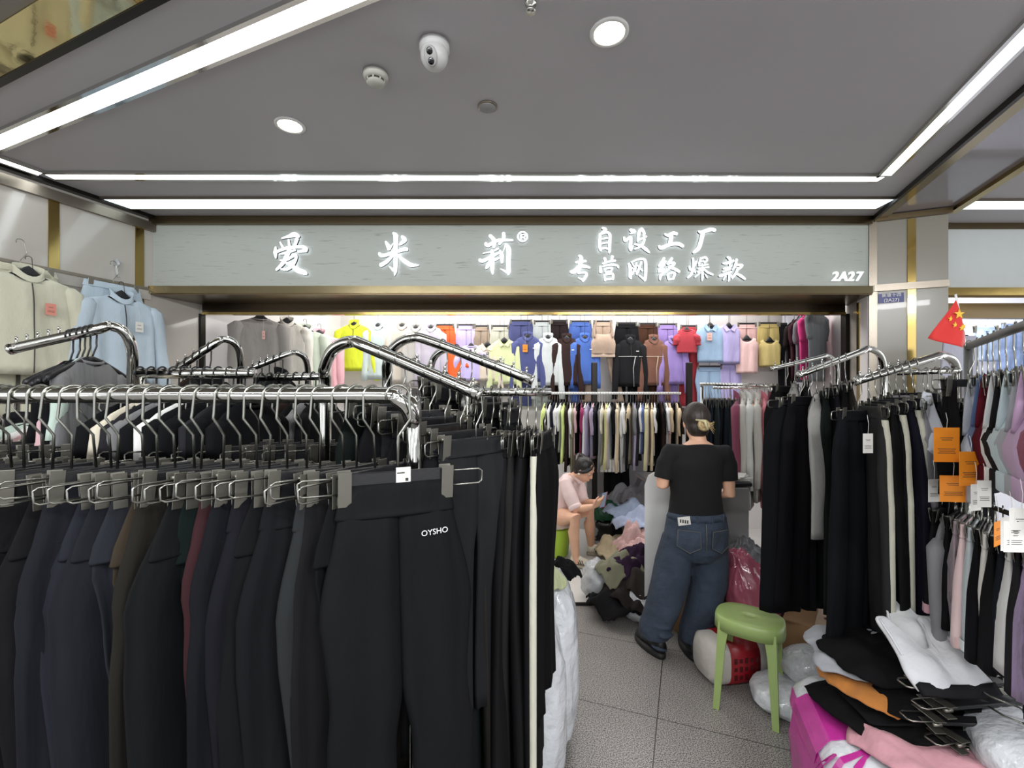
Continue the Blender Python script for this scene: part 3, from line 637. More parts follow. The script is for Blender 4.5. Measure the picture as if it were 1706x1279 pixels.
# ================================================================ the near rack of leggings
YA = 1.1; ZA = 1.645
A0 = P(-420, 658, YA); A1 = P(640, 658, YA)
rk = thing('garment_rack', 'thick chrome garment rack nearest the viewer, full of dark leggings', 'clothes rack', (A1.x+.06, YA, 0)); o = rk.location
b = MB(); b.tube([Vector((-1.95, YA, .02)), Vector((-1.95, YA, ZA-.08)), Vector((-1.93, YA, ZA-.02)), Vector((-1.87, YA, ZA))]+[A0.lerp(A1, k/6) for k in range(7)]+[Vector((A1.x+.03, YA, ZA-.008)), Vector((A1.x+.052, YA+.012, ZA-.03)), Vector((A1.x+.06, YA+.03, ZA-.065)), Vector((A1.x+.06, YA+.055, ZA-.13)), Vector((A1.x+.06, YA+.055, .02))], .0195, 18, sub=5); b.build('bent_tube', CHROME, rk, o)
for x in (-1.95, A1.x+.06):
    b = MB(); b.box((x, YA+.03, .022), (.04, .5, .03), bev=.006); b.build('foot', CHROME, rk, o)
b = MB(); b.tube([(-1.95, YA, .25), (A1.x+.06, YA+.05, .25)], .012, 10); b.build('lower_bar', CHROME, rk, o)
LEGP = [pants_proto('leggings', 'leggings', .225, .3+.02*k, .98, .08+.008*k, (.017, .013, .021, .015)[k], wb=(.13, .17, .10, .15)[k], seed=k, hip=(.24, .2, .3, .26)[k], fold=(.004, .007, .003, .006)[k], nz=24, drift=(-.035, .02, 0, -.05)[k], n=28) for k in range(4)]
acols = [('131418', 'black'), ('1d1d20', 'black'), ('16171a', 'black'), ('3a3420', 'dark olive'), ('141518', 'black'), ('18191d', 'black'), ('242329', 'charcoal'), ('141417', 'black'), ('121316', 'black'), ('15171a', 'black'), ('17181c', 'black'), ('121317', 'black'),
         ('4a4a4f', 'mid grey'), ('3b393b', 'warm charcoal'), ('141416', 'black'), ('1a1a1d', 'black'), ('2a2b33', 'slate navy'), ('23242c', 'dark navy'), ('2d2f39', 'slate navy'), ('24262d', 'dark slate'), ('31343c', 'blue-grey'), ('4a4034', 'taupe brown'), ('2b2823', 'dark brown'), ('17191b', 'black'), ('14211f', 'dark green'), ('4a2b30', 'burgundy'), ('191a20', 'black'), ('1c1c24', 'dark navy'), ('16171a', 'black'), ('191a1e', 'black'), ('343739', 'charcoal'), ('1e1e20', 'black'), ('151619', 'black')]
rnd = random.Random(7); NA = len(acols)
for i, (hx, cn) in enumerate(acols):
    u = i/(NA-1); x = -1.62+(-.335+1.62)*u+rnd.uniform(-.006, .006); k = NA-1-i
    ang = R(64-10*u+rnd.uniform(-13, 11)); tl = R(rnd.uniform(-4, 3.5))
    sh = Matrix.Rotation(ang, 3, 'Z') @ (Matrix.Rotation(tl, 3, 'Y') @ Vector((0, 0, -.22)))
    dup(HG['big'], (x, YA, ZA+.0205), (0, -tl, ang+PI), 'chrome clip hanger with black bar on the near rack, %s behind the frontmost' % nth(k), 'clip hangers on the near rack')
    dup(LEGP[rnd.randrange(4)], (x+sh.x, YA+sh.y, ZA+.02+sh.z), (0, tl*.7, ang), '%s leggings hanging on the near chrome rack, %s from its bent end' % (cn, nth(k)), 'leggings on the near rack', recol={'*': cloth(hx)}, scale=(1, 1, rnd.uniform(.97, 1.05)))
# the frontmost pair, turned to the viewer
fx = -.268; fa = R(25)
dup(HG['big'], (fx, YA-.03, ZA+.0205), (0, 0, fa), 'frontmost clip hanger holding the black leggings with white lettering', 'clip hangers on the near rack', scale=(1.12, 1, 1))
ft = thing('leggings', 'frontmost black leggings with small white lettering, turned to the viewer', 'leggings', (fx, YA-.03, ZA-.205), (0, 0, fa), 'leggings on the near rack')
fb = cloth('18191c', .7)
b = MB(); pants_mesh(b, .25, .35, 1.0, .12, .022, seed=11, hip=.3, crotch=.46, fold=.0035, nz=30, n=28, gap=.02, drift=.02); b.build('legs', fb, ft)
b = MB(); band_mesh(b, .252, .275, .009, .016, .002, -.075); b.build('waistband', fb, ft)
text_obj('OYSHO', 'lettering', WHITEWIRE, ft, (.082, -.0255, -.118), (R(90), R(-3), R(0)), .019, .0004)
st = MB(); st.box((.012, -.0062, .019), (.034, .0012, .036), bev=.0004); st.box((.02, -.007, .008), (.007, .0006, .007), mi=1); st.box((.006, -.007, .024), (.018, .0006, .003), mi=1); st.build('size_sticker', [PAPER, INK], ft)
# ================================================================ display arms and rails behind the near rack
def arm_px(label, px_list, Yf, Ye, r, npeg=5, floor_px=None, group='sloping chrome display arms'):
    n = len(px_list); pts = []
    for i, (x, y) in enumerate(px_list): pts.append(P(x, y, Yf+(Ye-Yf)*i/(n-1)))
    f = pts[0]
    return waterfall(label, [Vector((f.x, f.y, f.z-.25))]+pts, r, CHROME, (f.x, f.y), npeg, group), pts
a1, p1 = arm_px('chrome arm with thick bend sloping right over the near rack', [(541, 640), (541, 612), (556, 582), (586, 569), (620, 581), (798, 657)], 1.5, 1.3, .0185)
a2, p2 = arm_px('chrome arm sloping right in front of the cream and orange tops', [(645, 640), (645, 605), (658, 577), (686, 563), (722, 570), (886, 633)], 1.75, 1.62, .0185)
a3, p3 = arm_px('thin chrome arm bend showing behind the other right-sloping arms', [(719, 645), (718, 612), (726, 592), (744, 582), (765, 586), (850, 615)], 2.2, 2.1, .0165, 2)
l1, q1_ = arm_px('chrome arm sloping left below the pale blue set with black hangers', [(221, 640), (220, 585), (208, 554), (184, 543), (156, 550), (20, 581)], 1.75, 1.62, .0185)
l2, q2_ = arm_px('chrome arm sloping left beside the grey sweater', [(401, 640), (400, 598), (392, 573), (372, 565), (352, 576), (290, 618)], 2.1, 1.95, .0165, 3)
l3, q3_ = arm_px('small chrome arm sloping left below the white tops', [(513, 640), (512, 610), (506, 594), (491, 587), (474, 592), (416, 615)], 2.45, 2.3, .016, 3)
PP = [pants_proto('trousers', 'trousers', .25, .33, 1.02, .15+.02*k, .02, wb=.055, seed=20+k, hip=.2, fold=.006, nz=18, n=16) for k in range(3)]
PS = pants_proto('striped_trousers', 'trousers', .25, .33, 1.04, .17, .02, wb=.05, seed=31, hip=.2, fold=.004, nz=16, n=16, stripe=True)
DK = [('16171a', 'black'), ('232427', 'charcoal'), ('1a1d22', 'ink blue'), ('2c2926', 'dark brown'), ('17201e', 'dark green'), ('141417', 'black'), ('303133', 'grey')]
def arm_row(pts, n, u0, u1, r, what, drop, ang, zs=1.0, protos=PP, lab='', glab='', hang='mid', cols=DK, seed=0, stripes=()):
    rn = random.Random(seed)
    for i in range(n):
        u = u0+(u1-u0)*(i/(max(1, n-1))); q = pts[-2].lerp(pts[-1], u)+Vector((0, 0, r+.002)); a = R(ang+rn.uniform(-14, 14))
        hx, cn = cols[rn.randrange(len(cols))]
        dup(HG[hang], q, (0, 0, a), 'clip hanger %s, %s from the low end' % (lab, nth(n-1-i)), 'clip hangers '+glab)
        pr = PS if i in stripes else protos[rn.randrange(len(protos))]
        rc = {'legs': cloth(hx), 'waistband': cloth(hx)}
        dup(pr, q-Vector((0, 0, drop)), (0, 0, a), '%s %s hanging %s, %s from the low end' % (cn, what, lab, nth(n-1-i)), what+' '+glab, recol=rc, scale=(1, 1, zs*rn.uniform(.93, 1.05)))
arm_row(p1, 7, .12, .97, .0185, 'trousers', .155, 62, .8, lab='on the thick right-sloping arm', glab='on the thick arm', seed=3)
arm_row(p2, 6, .1, .8, .0185, 'trousers', .155, 70, .85, lab='on the second right-sloping arm', glab='on the second arm', seed=4)
# trousers on the short rail at the right end of the near racks
C0 = P(770, 653, 1.5); C1 = P(918, 653, 1.5)
rail('short_rail', 'short chrome rail of long dark trousers right of the near rack', C0, C1, .014, CHROME, (0.05,), group=None)
ccol = [('17181a', 'black', 0), ('1d2024', 'ink black', 0), ('26282a', 'charcoal', 0), ('1b2523', 'dark green', 0), ('383634', 'brown-grey', 0), ('1d1d1f', 'black', 0), ('2e2d2c', 'dark taupe', 0), ('1c1c1e', 'black', 0), ('19191b', 'black', 1), ('131315', 'jet black', 0)]
for i, (hx, cn, sp) in enumerate(ccol):
    u = (i+.3)/len(ccol); q = C0.lerp(C1, u)+Vector((0, 0, .016)); a = R(76+(i % 3)*4)
    dup(HG['mid'], q, (0, 0, a), 'clip hanger on the short trouser rail, %s from its right end' % nth(len(ccol)-1-i), 'clip hangers on the short rail')
    dup(PS if sp else PP[i % 3], q-Vector((0, 0, .155)), (0, 0, a), ('black trousers with a cream side stripe on the short rail' if sp else '%s long trousers on the short rail, %s from its right end' % (cn, nth(len(ccol)-1-i))), 'trousers on the short rail', recol={'legs': cloth(hx), 'waistband': cloth(hx)}, scale=(1, 1, 1.08 if i < 9 else .84))
# rails with tops behind, on the left
def top_proto(name, W, L, sl, th, seed, collar=None, spread=.03, sr=.045):
    t = thing(name, None, 'top', link=False); top_parts(t, '808080', W, L, sl, th, collar, spread, seed=seed, link=False, n=20, sr=sr); PROTOS.append(t); return t
TP = [top_proto('long_sleeve_top', .36, .56, .5, .034, 41, 'crew'), top_proto('tee_shirt', .36, .54, .2, .032, 42, 'crew'), top_proto('long_sleeve_top', .36, .6, .52, .036, 43, 'stand')]
TC = {'b': ('17181b', 'black'), 'g': ('6f6f70', 'grey'), 'd': ('34343a', 'charcoal'), 'c': ('cfc7b4', 'cream'), 'm': ('b9cbc0', 'mint'), 'w': ('d9d9d6', 'white'), 'p': ('cda9ae', 'pink'), 'n': ('262b3c', 'navy'), 'k': ('3b2c27', 'brown'), 'l': ('cfe08a', 'pale lime'), 'u': ('4c5f94', 'blue'), 'v': ('9a92ab', 'lilac grey'), 'r': ('8c1f55', 'magenta'), 'e': ('c9b695', 'beige'), 'o': ('8b8a6a', 'olive'), 'i': ('b36a78', 'rose'), 'y': ('d6cf9a', 'pale yellow')}
def top_row(a, c, codes, lab, ang, seed=0, hang='slim', drop=.12, u0=0, u1=1, zs=1.0, ends='left', protos=None, rr=.018, sx=1.0):
    rn = random.Random(seed); n = len(codes); protos = protos or TP
    for i, cd in enumerate(codes):
        u = u0+(u1-u0)*(i/max(1, n-1)); q = a.lerp(c, u)+Vector((0, 0, rr)); an = R(ang+rn.uniform(-9, 9)); hx, cn = TC[cd]
        dup(HG[hang], q, (0, 0, an), 'black hanger %s, %s from the %s' % (lab, nth(i), ends), 'hangers '+lab)
        pr = protos[rn.randrange(len(protos))]; kind = pr.name.split('.')[0].replace('_', ' ')
        dup(pr, q-Vector((0, 0, drop)), (0, 0, an), '%s %s %s, %s from the %s' % (cn, kind, lab, nth(i), ends), 'tops '+lab, recol={'*': cloth(hx)}, scale=(sx, 1, zs*rn.uniform(.9, 1.06)))
top_row(q1_[-2], q1_[-1], 'gmbbp', 'on the left-sloping arm', 98, 1, u0=.02, u1=.3, ends='bend', sx=.7)
top_row(q2_[-2], q2_[-1], 'bkbdb', 'on the arm by the grey sweater', 95, 2, u0=.05, u1=.85, ends='bend', zs=.9)
top_row(q3_[-2], q3_[-1], 'bbdbn', 'on the small left arm', 95, 3, u0=.1, u1=.9, ends='bend', zs=.9)
D0, D1 = P(228, 622, 1.62), P(424, 622, 1.62)
rail('chrome_rail', 'chrome rail just behind the near rack below the pale blue set', D0, D1, .0185, CHROME, (0.02,))
top_row(D0, D1, 'bcdgbwbbdbb', 'on the middle left rail', 78, 5, u0=.03, u1=.98, rr=.0205)
E0, E1 = P(432, 629, 2.0), P(548, 627, 2.0)
rail('chrome_rail', 'shorter chrome rail left of the thick bent arm', E0, E1, .0165, CHROME, (0.98,))
top_row(E0, E1, 'bdbbkbgb', 'on the shorter left rail', 80, 6, u0=.03, u1=.9)
N0, N1 = P(-330, 652, 1.55), P(590, 652, 1.55)
rail('chrome_rail', 'chrome rail of dark leggings right behind the near rack, same height', N0, N1, .016, CHROME, (0.01, .99))
for i in range(26):
    u = (i+.5)/26; q = N0.lerp(N1, u)+Vector((0, 0, .0185)); an = R(48+rnd.uniform(-12, 12)); hx, cn = DK[rnd.randrange(len(DK))]
    dup(HG['big'], q, (0, 0, an+PI), 'clip hanger on the second rail, %s from its right end' % nth(25-i), 'clip hangers on the second rail')
    dup(LEGP[i % 4], q-Vector((0, 0, .22)), (0, 0, an), '%s leggings on the second rail behind the near rack, %s from the right' % (cn, nth(25-i)), 'leggings on the second rail', recol={'*': cloth(hx)})
G0, G1 = P(-260, 668, 2.1), P(215, 668, 2.1)
rail('chrome_rail', 'long low chrome rail hidden behind the near rack on the left', G0, G1, .014, CHROME, (0.99,))
top_row(G0, G1, 'wbgybbpkbdmmwpcbdkgb', 'on the low left rail', 70, 7, u0=.3, u1=.98, rr=.016, zs=.95)
# ================================================================ display sets on the left wall
def set_on_wall(px, Yoff, zj, col, lab_t, lab_p, hlab, s=1.0, tagm=None):
    q = wl(px); out = -nl; rzz = math.atan2(DV.y, DV.x)-0.0
    f = Vector((DV.x, DV.y, 0))
    rz = math.atan2(f.y, f.x)
    base = q+out*.07
    # trousers behind, hung from the wall rail
    dup(HG['far'], base+up*(2.47+.10-.0), (0, 0, rz), 'black clip hanger with trousers '+hlab, 'hangers on the left wall', scale=1.15)
    t = thing('track_trousers', lab_p, 'trousers', base+up*2.41, (0, 0, rz), 'sets on the left wall')
    m = cloth(col)
    b = MB(); pants_mesh(b, .34*s, .42*s, .9, .2, .03, crotch=.3, seed=int(px), hip=.2, fold=.012, gap=.01); b.build('legs', m, t)
    b = MB(); band_mesh(b, .34*s, .36*s, .014, .02, .004, -.04, fold=.003); b.build('waistband', m, t)
    b2 = base+out*.085
    dup(HG['shirt'], b2+up*(zj+.1), (0, 0, rz), 'black hanger with jacket '+hlab, 'hangers on the left wall')
    j = thing('zip_jacket', lab_t, 'jacket', b2+up*zj, (0, 0, rz), 'sets on the left wall')
    top_parts(j, m, .46*s, .6*s, .56*s, .06, 'stand', .07, seed=int(px), zipper=1, neck=.075, fold=.013, sr=.06, cuff=.045, n=44)
    if tagm: hang_tag(j, (.07*s, -.07, -.17), .05, .07, tagm, string=.08)
    return j
set_on_wall(22, 0, 2.36, 'cbc9b4', 'cream zip jacket on the left wall near the frame edge', 'cream trousers behind the cream jacket on the left wall', 'in the cream set', 1.0, mat('coral_tag', 'd88c7c', .6, bump=.01))
set_on_wall(178, 0, 2.32, 'b4c3ce', 'pale blue zip jacket with a white tag on the left wall', 'pale blue gathered trousers behind the pale blue jacket', 'in the pale blue set', 1.0, PAPER)
hk = thing('wall_hook', 'clear acrylic hook on the left wall above the pale blue set', 'hook', wl(192)-nl*.01+up*2.58)
b = MB(); b.sphere((0, 0, 0), (.03, .012, .03), 12, 8); b.build('plate', CLEAR, hk)
b = MB(); b.tube([(0, 0, -.02), (.03, -.03, -.06), (.045, -.03, -.11)], .008, 8, sub=3); b.build('hook', CLEAR, hk)
# ================================================================ tops on the shop's inner left wall
rz = math.atan2(DV.y, DV.x)
WRL0 = LW0+DV*.75-nl*.25; WRL1 = LB-DV*.15-nl*.25
def side_top(px, ztop, hx, label, W, L, sl, collar='stand', tagm=None, th=.07, ang=None):
    r_ = (px-853)/F; a = WRL0; t_ = (a.x-r_*a.y)/(r_*DV.y-DV.x); q = a+DV*t_; an = rz-R(38) if ang is None else ang
    dup(HG['shirt'], q+up*(ztop+.1), (0, 0, an), 'black hanger of the %s' % label.split(' on ')[0], 'hangers inside on the left')
    t = thing('sweater' if 'sweater' in label else 'long_sleeve_top', label, 'top', q+up*ztop, (0, 0, an), 'tops on the inner left wall')
    top_parts(t, hx, W, L, sl, th, collar, .03, seed=int(px), fold=.012, sr=.07)
    if tagm: hang_tag(t, (.02, -.06, -.12), .025, .075, tagm, string=.11)
side_top(434, 2.33, '8d8984', 'grey sweater with a long pink tag on the inner left wall', .42, .72, .6, 'crew', mat('pink_tag', 'd7a79c', .6, bump=.01))
side_top(478, 2.34, 'c7c3ba', 'off-white top on the inner left wall beside the grey sweater', .38, .66, .58)
side_top(508, 2.3, 'b7c0b1', 'pale mint top on the inner left wall before the pink one', .42, .64, .55)
side_top(532, 2.28, 'd9a5ad', 'pink long-sleeved top on the inner left wall by the corner', .42, .62, .55)
# ================================================================ the display row on the back wall
YB = 5.28; ZR = 2.62
rail('hanging_rail', 'thin rail along the top of the back wall carrying the display sets', P(562, 520, YB)*1, Vector((3.3, YB, P(0, 520, YB).z)), .009, CHROME, (), base=False)
ZR = P(0, 520, YB).z
def bw_top(px, ctop, hem, pxw, hx, label, sl=.5, collar='stand', name='zip_jacket', cat='jacket', lift=0, dy=0, spread=.05, tagm=None, tilt=0, **k):
    Y = YB-.06-dy; p = P(px, ctop, Y); L = (hem-ctop)/F*Y; W = pxw*1.06/F*Y; label += ' on the back wall'
    hp = MB; drop = ZR-p.z
    hgr = thing('shirt_hanger', 'black hanger of the '+label, 'hanger', (p.x, Y, p.z), (0, 0, R(tilt)), 'hangers on the back wall')
    b = MB(); b.tube([(0, .02, drop), (0, 0, drop-.05), (0, 0, .03)], .0022, 5); b.build('hook', BLACKWIRE, hgr)
    b = MB(); rings = []
    for i in range(13):
        u = -1+i/6; rings.append([Vector((W*.42*u, .007*math.cos(a), -.01-.06*abs(u)**1.3+(.011+.034*math.exp(-(u/.26)**2))*max(math.sin(a), -.5))) for a in [2*PI*q/10 for q in range(10)]])
    b.loft(rings); b.build('shoulder_bar', BLACKPL, hgr)
    t = thing(name, label, cat, p, (0, 0, R(tilt)), 'tops displayed on the back wall')
    top_parts(t, hx, W, L, sl, .055, collar, spread, seed=int(px), fold=.007, sr=k.pop('sr', .05), neck=.06, slope=.055, **k)
    if tagm: hang_tag(t, (-.03, -.055, -.1), .055, .085, tagm, string=.09)
    return t
def bw_pants(px, top, L, pxw, hx, label, dy=0, spread=0, AW=None, name='track_trousers', tilt=0):
    Y = YB+.03-dy; p = P(px, top, Y); W = pxw/F*Y
    hgr = thing('clip_hanger', 'clip hanger of the '+label, 'hanger', p, (0, 0, 0), 'clip hangers on the back wall')
    b = MB(); b.tube([(0, -.01, ZR-p.z), (0, 0, ZR-p.z-.04), (0, 0, .02)], .0022, 5); b.build('hook', BLACKWIRE, hgr)
    b = MB(); b.box((0, 0, .012), (W*.96, .012, .024), bev=.003); b.build('bar', BLACKPL, hgr)
    for s in (-1, 1):
        b = MB(); b.box((s*W*.45, -.008, .002), (.02, .008, .05), bev=.001); b.build('clip', CLIPM, hgr)
    t = thing(name, label, 'trousers', p, (0, 0, R(tilt)), 'trousers displayed on the back wall')
    m = cloth(hx)
    b = MB(); pants_mesh(b, W, W*1.18, L, AW or W*.42, .022, seed=int(px), fold=.006, hip=.18, spread=spread, crotch=.26); b.build('legs', m, t)
    b = MB(); band_mesh(b, W*1.005, W*1.03, .01, .014, .002, -.045); b.build('waistband', m, t)
OT = ORANGE
bw_top(590, 540, 618, 52, 'c9d62c', 'lime yellow zip jacket', .56, zipper=-1, spread=.09, logo=None)
bw_top(630, 542, 632, 40, 'b9c6c4', 'pale mint jacket beside the lime one', .55, spread=.03)
bw_top(670, 542, 640, 46, 'beb5a8', 'cream jacket with a small orange print', .56, spread=.04, col2=None)
bw_top(693, 545, 644, 36, 'aca9a4', 'pale grey jacket by the lilac-grey one', .56, spread=.02, dy=.03)
bw_top(718, 545, 646, 40, 'b3adba', 'lilac-grey jacket by the orange set', .58, spread=.03, dy=.06)
bw_pants(741, 543, .62, 32, 'd85a24', 'orange trousers of the orange set')
bw_top(749, 575, 640, 42, 'e35f26', 'orange short-sleeved top', .17, 'crew', 'tee_shirt', 'top', spread=.07)
bw_pants(777, 543, .62, 32, 'b3a7d4', 'lavender trousers beside the orange set')
bw_top(785, 575, 634, 40, 'b9aedb', 'lavender short-sleeved top', .19, 'crew', 'tee_shirt', 'top', spread=.07)
bw_pants(801, 545, .62, 28, '8f7f6e', 'taupe and cream trousers by the lavender set')
bw_top(812, 573, 634, 42, 'cdbfae', 'beige cropped shirt', .5, 'shirt', 'shirt', 'shirt', spread=.02)
bw_pants(833, 545, .62, 30, 'a9a99a', 'grey patterned trousers of the pale lime set')
bw_top(840, 566, 640, 44, 'c8cf9e', 'pale lime shirt jacket', .52, 'shirt', 'shirt', 'shirt', spread=.03)
bw_pants(868, 536, .98, 38, '3e4470', 'indigo trousers of the indigo set')
bw_top(879, 560, 636, 44, '42497a', 'indigo zip jacket with an orange tag', .6, zipper=-1, logo=1, spread=.05, tagm=OT, lines=None)
bw_pants(903, 537, .98, 28, 'a9b0b0', 'pale grey-blue trousers behind the pale jacket')
bw_top(913, 562, 642, 38, 'c2c8c8', 'pale silver-blue zip jacket', .62, spread=.04, logo=2)
bw_pants(932, 536, .95, 28, '33272a', 'dark plum trousers behind the brown jacket')
bw_top(944, 563, 642, 40, '4a3734', 'dark brown zip jacket', .62, spread=.05, logo=1)
bw_pants(967, 537, .95, 36, '3a589e', 'royal blue trousers of the blue set')
bw_top(974, 562, 640, 40, '3f62ad', 'royal blue zip jacket', .5, spread=.02, logo=1)
bw_pants(1004, 537, .95, 32, 'a5907e', 'beige leggings with spread legs', spread=.2, AW=.1, name='leggings', dy=.02)
p = P(1005, 532, YB-.09); t = thing('sports_bra', 'beige sports bra over the beige leggings', 'sports bra', p, group='tops displayed on the back wall'); bra_parts(t, 'ab9583', .29, .43, .05, .035, col2='b8a391')
bw_pants(1044, 540, .95, 36, '1d1d20', 'black trousers of the black set with white lines')
bw_top(1050, 565, 644, 44, '2a2a2d', 'black zip jacket with white piping', .6, zipper=-1, col2=None, lines='c9c9c6', logo=1, spread=.04)
bw_pants(1079, 541, .95, 32, '5a3a2b', 'rust brown trousers of the brown set')
bw_top(1089, 565, 642, 36, '6b4636', 'rust brown jacket with white piping', .62, lines='c9b8a6', spread=.05)
bw_pants(1112, 542, .95, 32, '8a74b0', 'purple trousers of the purple set')
bw_top(1122, 567, 640, 36, '8d78b6', 'purple zip jacket', .52, logo=1, spread=.05)
bw_pants(1147, 545, .92, 28, '9c2a34', 'red trousers of the red set')
bw_top(1144, 548, 588, 34, 'a32e39', 'red cropped puff-sleeved top with black hem', .1, 'crew', 'cropped_top', 'top', spread=.02, dy=.05)
bw_pants(1182, 612, .5, 42, '8fa9c4', 'light blue trousers below the sleeveless blue shirt', dy=.03)
bw_top(1183, 541, 604, 44, '8ea8c2', 'light blue sleeveless shirt with a pink tag', 0, 'shirt', 'sleeveless_shirt', 'top', tagm=MATS['pink_tag'], zipper=-1, col2='7d97b2')
bw_pants(1216, 606, .5, 32, 'a79fcc', 'lilac trousers below the sleeveless lilac shirt', dy=.03)
bw_top(1214, 541, 606, 36, 'aba3d0', 'lilac sleeveless collared shirt', 0, 'shirt', 'sleeveless_shirt', 'top')
bw_pants(1244, 541, .42, 32, 'd0aaa6', 'pale pink trousers behind the pink tank top')
bw_top(1244, 562, 622, 34, 'd9b6b2', 'pale pink tank top', 0, None, 'tank_top', 'top', tilt=-16)
bw_pants(1280, 540, .5, 34, 'b9a667', 'mustard trousers behind the mustard tank top')
bw_top(1282, 565, 610, 32, 'c4b274', 'mustard yellow tank top with straps', 0, None, 'tank_top', 'top', tilt=-14)
bw_pants(1308, 541, .8, 22, '222225', 'black trousers beside the mustard set')
# tops along the inner right wall
rz2 = math.atan2(DV.y, DV.x)
for i, (px, hx, lb, Lh) in enumerate([(1322, '2b2021', 'blackish brown short-sleeved top', .62), (1331, '4a2430', 'maroon short-sleeved top', .64), (1339, '55575c', 'slate grey short-sleeved top', .66), (1348, 'c22a72', 'magenta short-sleeved top', .64), (1361, '606468', 'grey tee with white cuffs, nearest the opening', .66)]):
    a = RW0+nr*-.16; r_ = (px-853)/F; t_ = (a.x-r_*a.y)/(r_*DV.y-DV.x); q = a+DV*t_
    dup(HG['shirt'], q+up*2.52, (0, 0, R(35)), 'hanger of the '+lb, 'hangers on the inner right wall')
    t = thing('tee_shirt', lb+' on the inner right wall', 'top', q+up*2.42, (0, 0, R(35)), 'tops on the inner right wall'); top_parts(t, hx, .34, Lh, .2, .05, 'crew', .02, seed=i)
# ================================================================ the white rail of tops before the back wall
M0, M1 = P(868, 655, 4.85), P(1134, 655, 4.85)
rail('white_rail', 'white clothes rail full of short tops before the back wall', M0, M1, .014, WHITEWIRE, ())
b = MB(); q = P(990, 655, 4.88); b.box((q.x, q.y, 1.0), (.06, .05, 1.96), bev=.006); o = b.build('rail_post', DARKMETAL); o['category'] = 'post'; o['label'] = 'black square post in the middle of the white rail'
q = P(1148, 655, 4.88); b = MB(); b.box((q.x, q.y, 1.0), (.06, .05, 1.96), bev=.006); o = b.build('rail_post', DARKMETAL); o['category'] = 'post'; o['label'] = 'black square post where the white rail ends beside the standing person'
ST = [top_proto('tee_shirt', .36, .5, .2, .026, 51, None, sr=.06), top_proto('tee_shirt', .36, .62, .22, .026, 52, None, sr=.06), top_proto('long_sleeve_top', .36, .56, .52, .026, 53, None)]
codes = 'lkwnwbwlkwopbrkw' + 'vvpdgcelwbecwwbegvdwuycewbkbwepbek'
top_row(M0, M1, codes, 'on the white rail', 72, 9, hang='wire', drop=.115, u0=.16, u1=.99, ends='left', protos=ST, rr=.015, zs=1.12)
# ================================================================ people
def remesh(o, vox=.006, it=6):
    m = o.modifiers.new('skin', 'REMESH'); m.mode = 'VOXEL'; m.voxel_size = vox; m.use_smooth_shade = True
    s = o.modifiers.new('soft', 'SMOOTH'); s.factor = .5; s.iterations = it
    return o
def eloft(mb, secs, n=28, mi=0, e=1.0):      # secs: (centre, right vector * half width, depth vector * half depth)
    mb.loft([[Vector(c)+Vector(a)*spow(math.cos(2*PI*k/n), e)+Vector(d)*spow(math.sin(2*PI*k/n), e) for k in range(n)] for c, a, d in secs], mi=mi); return mb
def hand(mb, wrist, direc, palm_n, side, curl=.5, L=.17, close=0):
    """palm and five fingers: direc along the hand, palm_n out of the palm, side towards the thumb"""
    w0 = Vector(wrist); d = Vector(direc).normalized(); pn_ = Vector(palm_n); pn_ = (pn_-d*pn_.dot(d)).normalized(); sd = pn_.cross(d).normalized()
    if sd.dot(Vector(side)) < 0: sd = -sd
    pl = L*.5
    eloft(mb, [(w0-d*.02, sd*.024, pn_*.018), (w0+d*pl*.35, sd*.033, pn_*.017), (w0+d*pl*.8, sd*.039, pn_*.014), (w0+d*pl, sd*.036, pn_*.011)], 14)
    for i, (off, ln) in enumerate(((.027, .92), (.009, 1.0), (-.009, .95), (-.026, .75))):
        b0 = w0+d*pl*.93+sd*off; l = L*.46*ln; pts = [b0]; a = 0; q = b0
        for j, fr_ in enumerate((.45, .32, .25)):
            a += curl*(.55, .75, .6)[j]*(1+.12*i); dd = d*math.cos(a)+pn_*math.sin(a); q = q+dd*l*fr_; pts.append(q)
        mb.tube(pts, [.0092, .0088, .0082, .007], 8)
    t0 = w0+d*pl*.25+sd*.026; mb.tube([t0, t0+sd*.022+d*.022+pn_*.006, t0+sd*.03+d*.05+pn_*.018, t0+sd*.024+d*.07+pn_*.028], [.0135, .0115, .0095, .008], 8)
def head(mb, c, fwd, upv, s=1.0):
    c = Vector(c); f = Vector(fwd).normalized(); u = Vector(upv); u = (u-f*u.dot(f)).normalized(); r_ = f.cross(u)
    M = Matrix((r_, f, u)).transposed()
    mb.sphere(c+u*.02*s, (.074*s, .092*s, .098*s), 24, 16, rot=M)
    mb.sphere(c-u*.045*s+f*.022*s, (.056*s, .066*s, .072*s), 20, 14, rot=M)
    mb.sphere(c-u*.095*s+f*.058*s, (.024*s, .022*s, .02*s), 12, 8, rot=M)              # chin
    mb.tube([c+u*.012*s+f*.085*s, c-u*.015*s+f*.1*s, c-u*.032*s+f*.107*s, c-u*.04*s+f*.09*s], [.008*s, .010*s, .0135*s, .009*s], 8)   # nose
    mb.tube([c-u*.064*s+f*.086*s-r_*.022*s, c-u*.062*s+f*.096*s, c-u*.064*s+f*.086*s+r_*.022*s], [.005*s, .0075*s, .005*s], 8)       # lips
    mb.tube([c-u*.073*s+f*.084*s-r_*.018*s, c-u*.074*s+f*.093*s, c-u*.073*s+f*.084*s+r_*.018*s], [.005*s, .008*s, .005*s], 8)
    for sg in (-1, 1):
        mb.sphere(c+r_*sg*.074*s-u*.01*s-f*.005*s, (.008*s, .018*s, .03*s), 10, 8, rot=M)
        mb.tube([c+u*.022*s+f*.088*s+r_*sg*.014*s, c+u*.028*s+f*.089*s+r_*sg*.032*s, c+u*.018*s+f*.078*s+r_*sg*.05*s], [.006*s, .007*s, .005*s], 6)   # brow ridge
    return r_, f, u
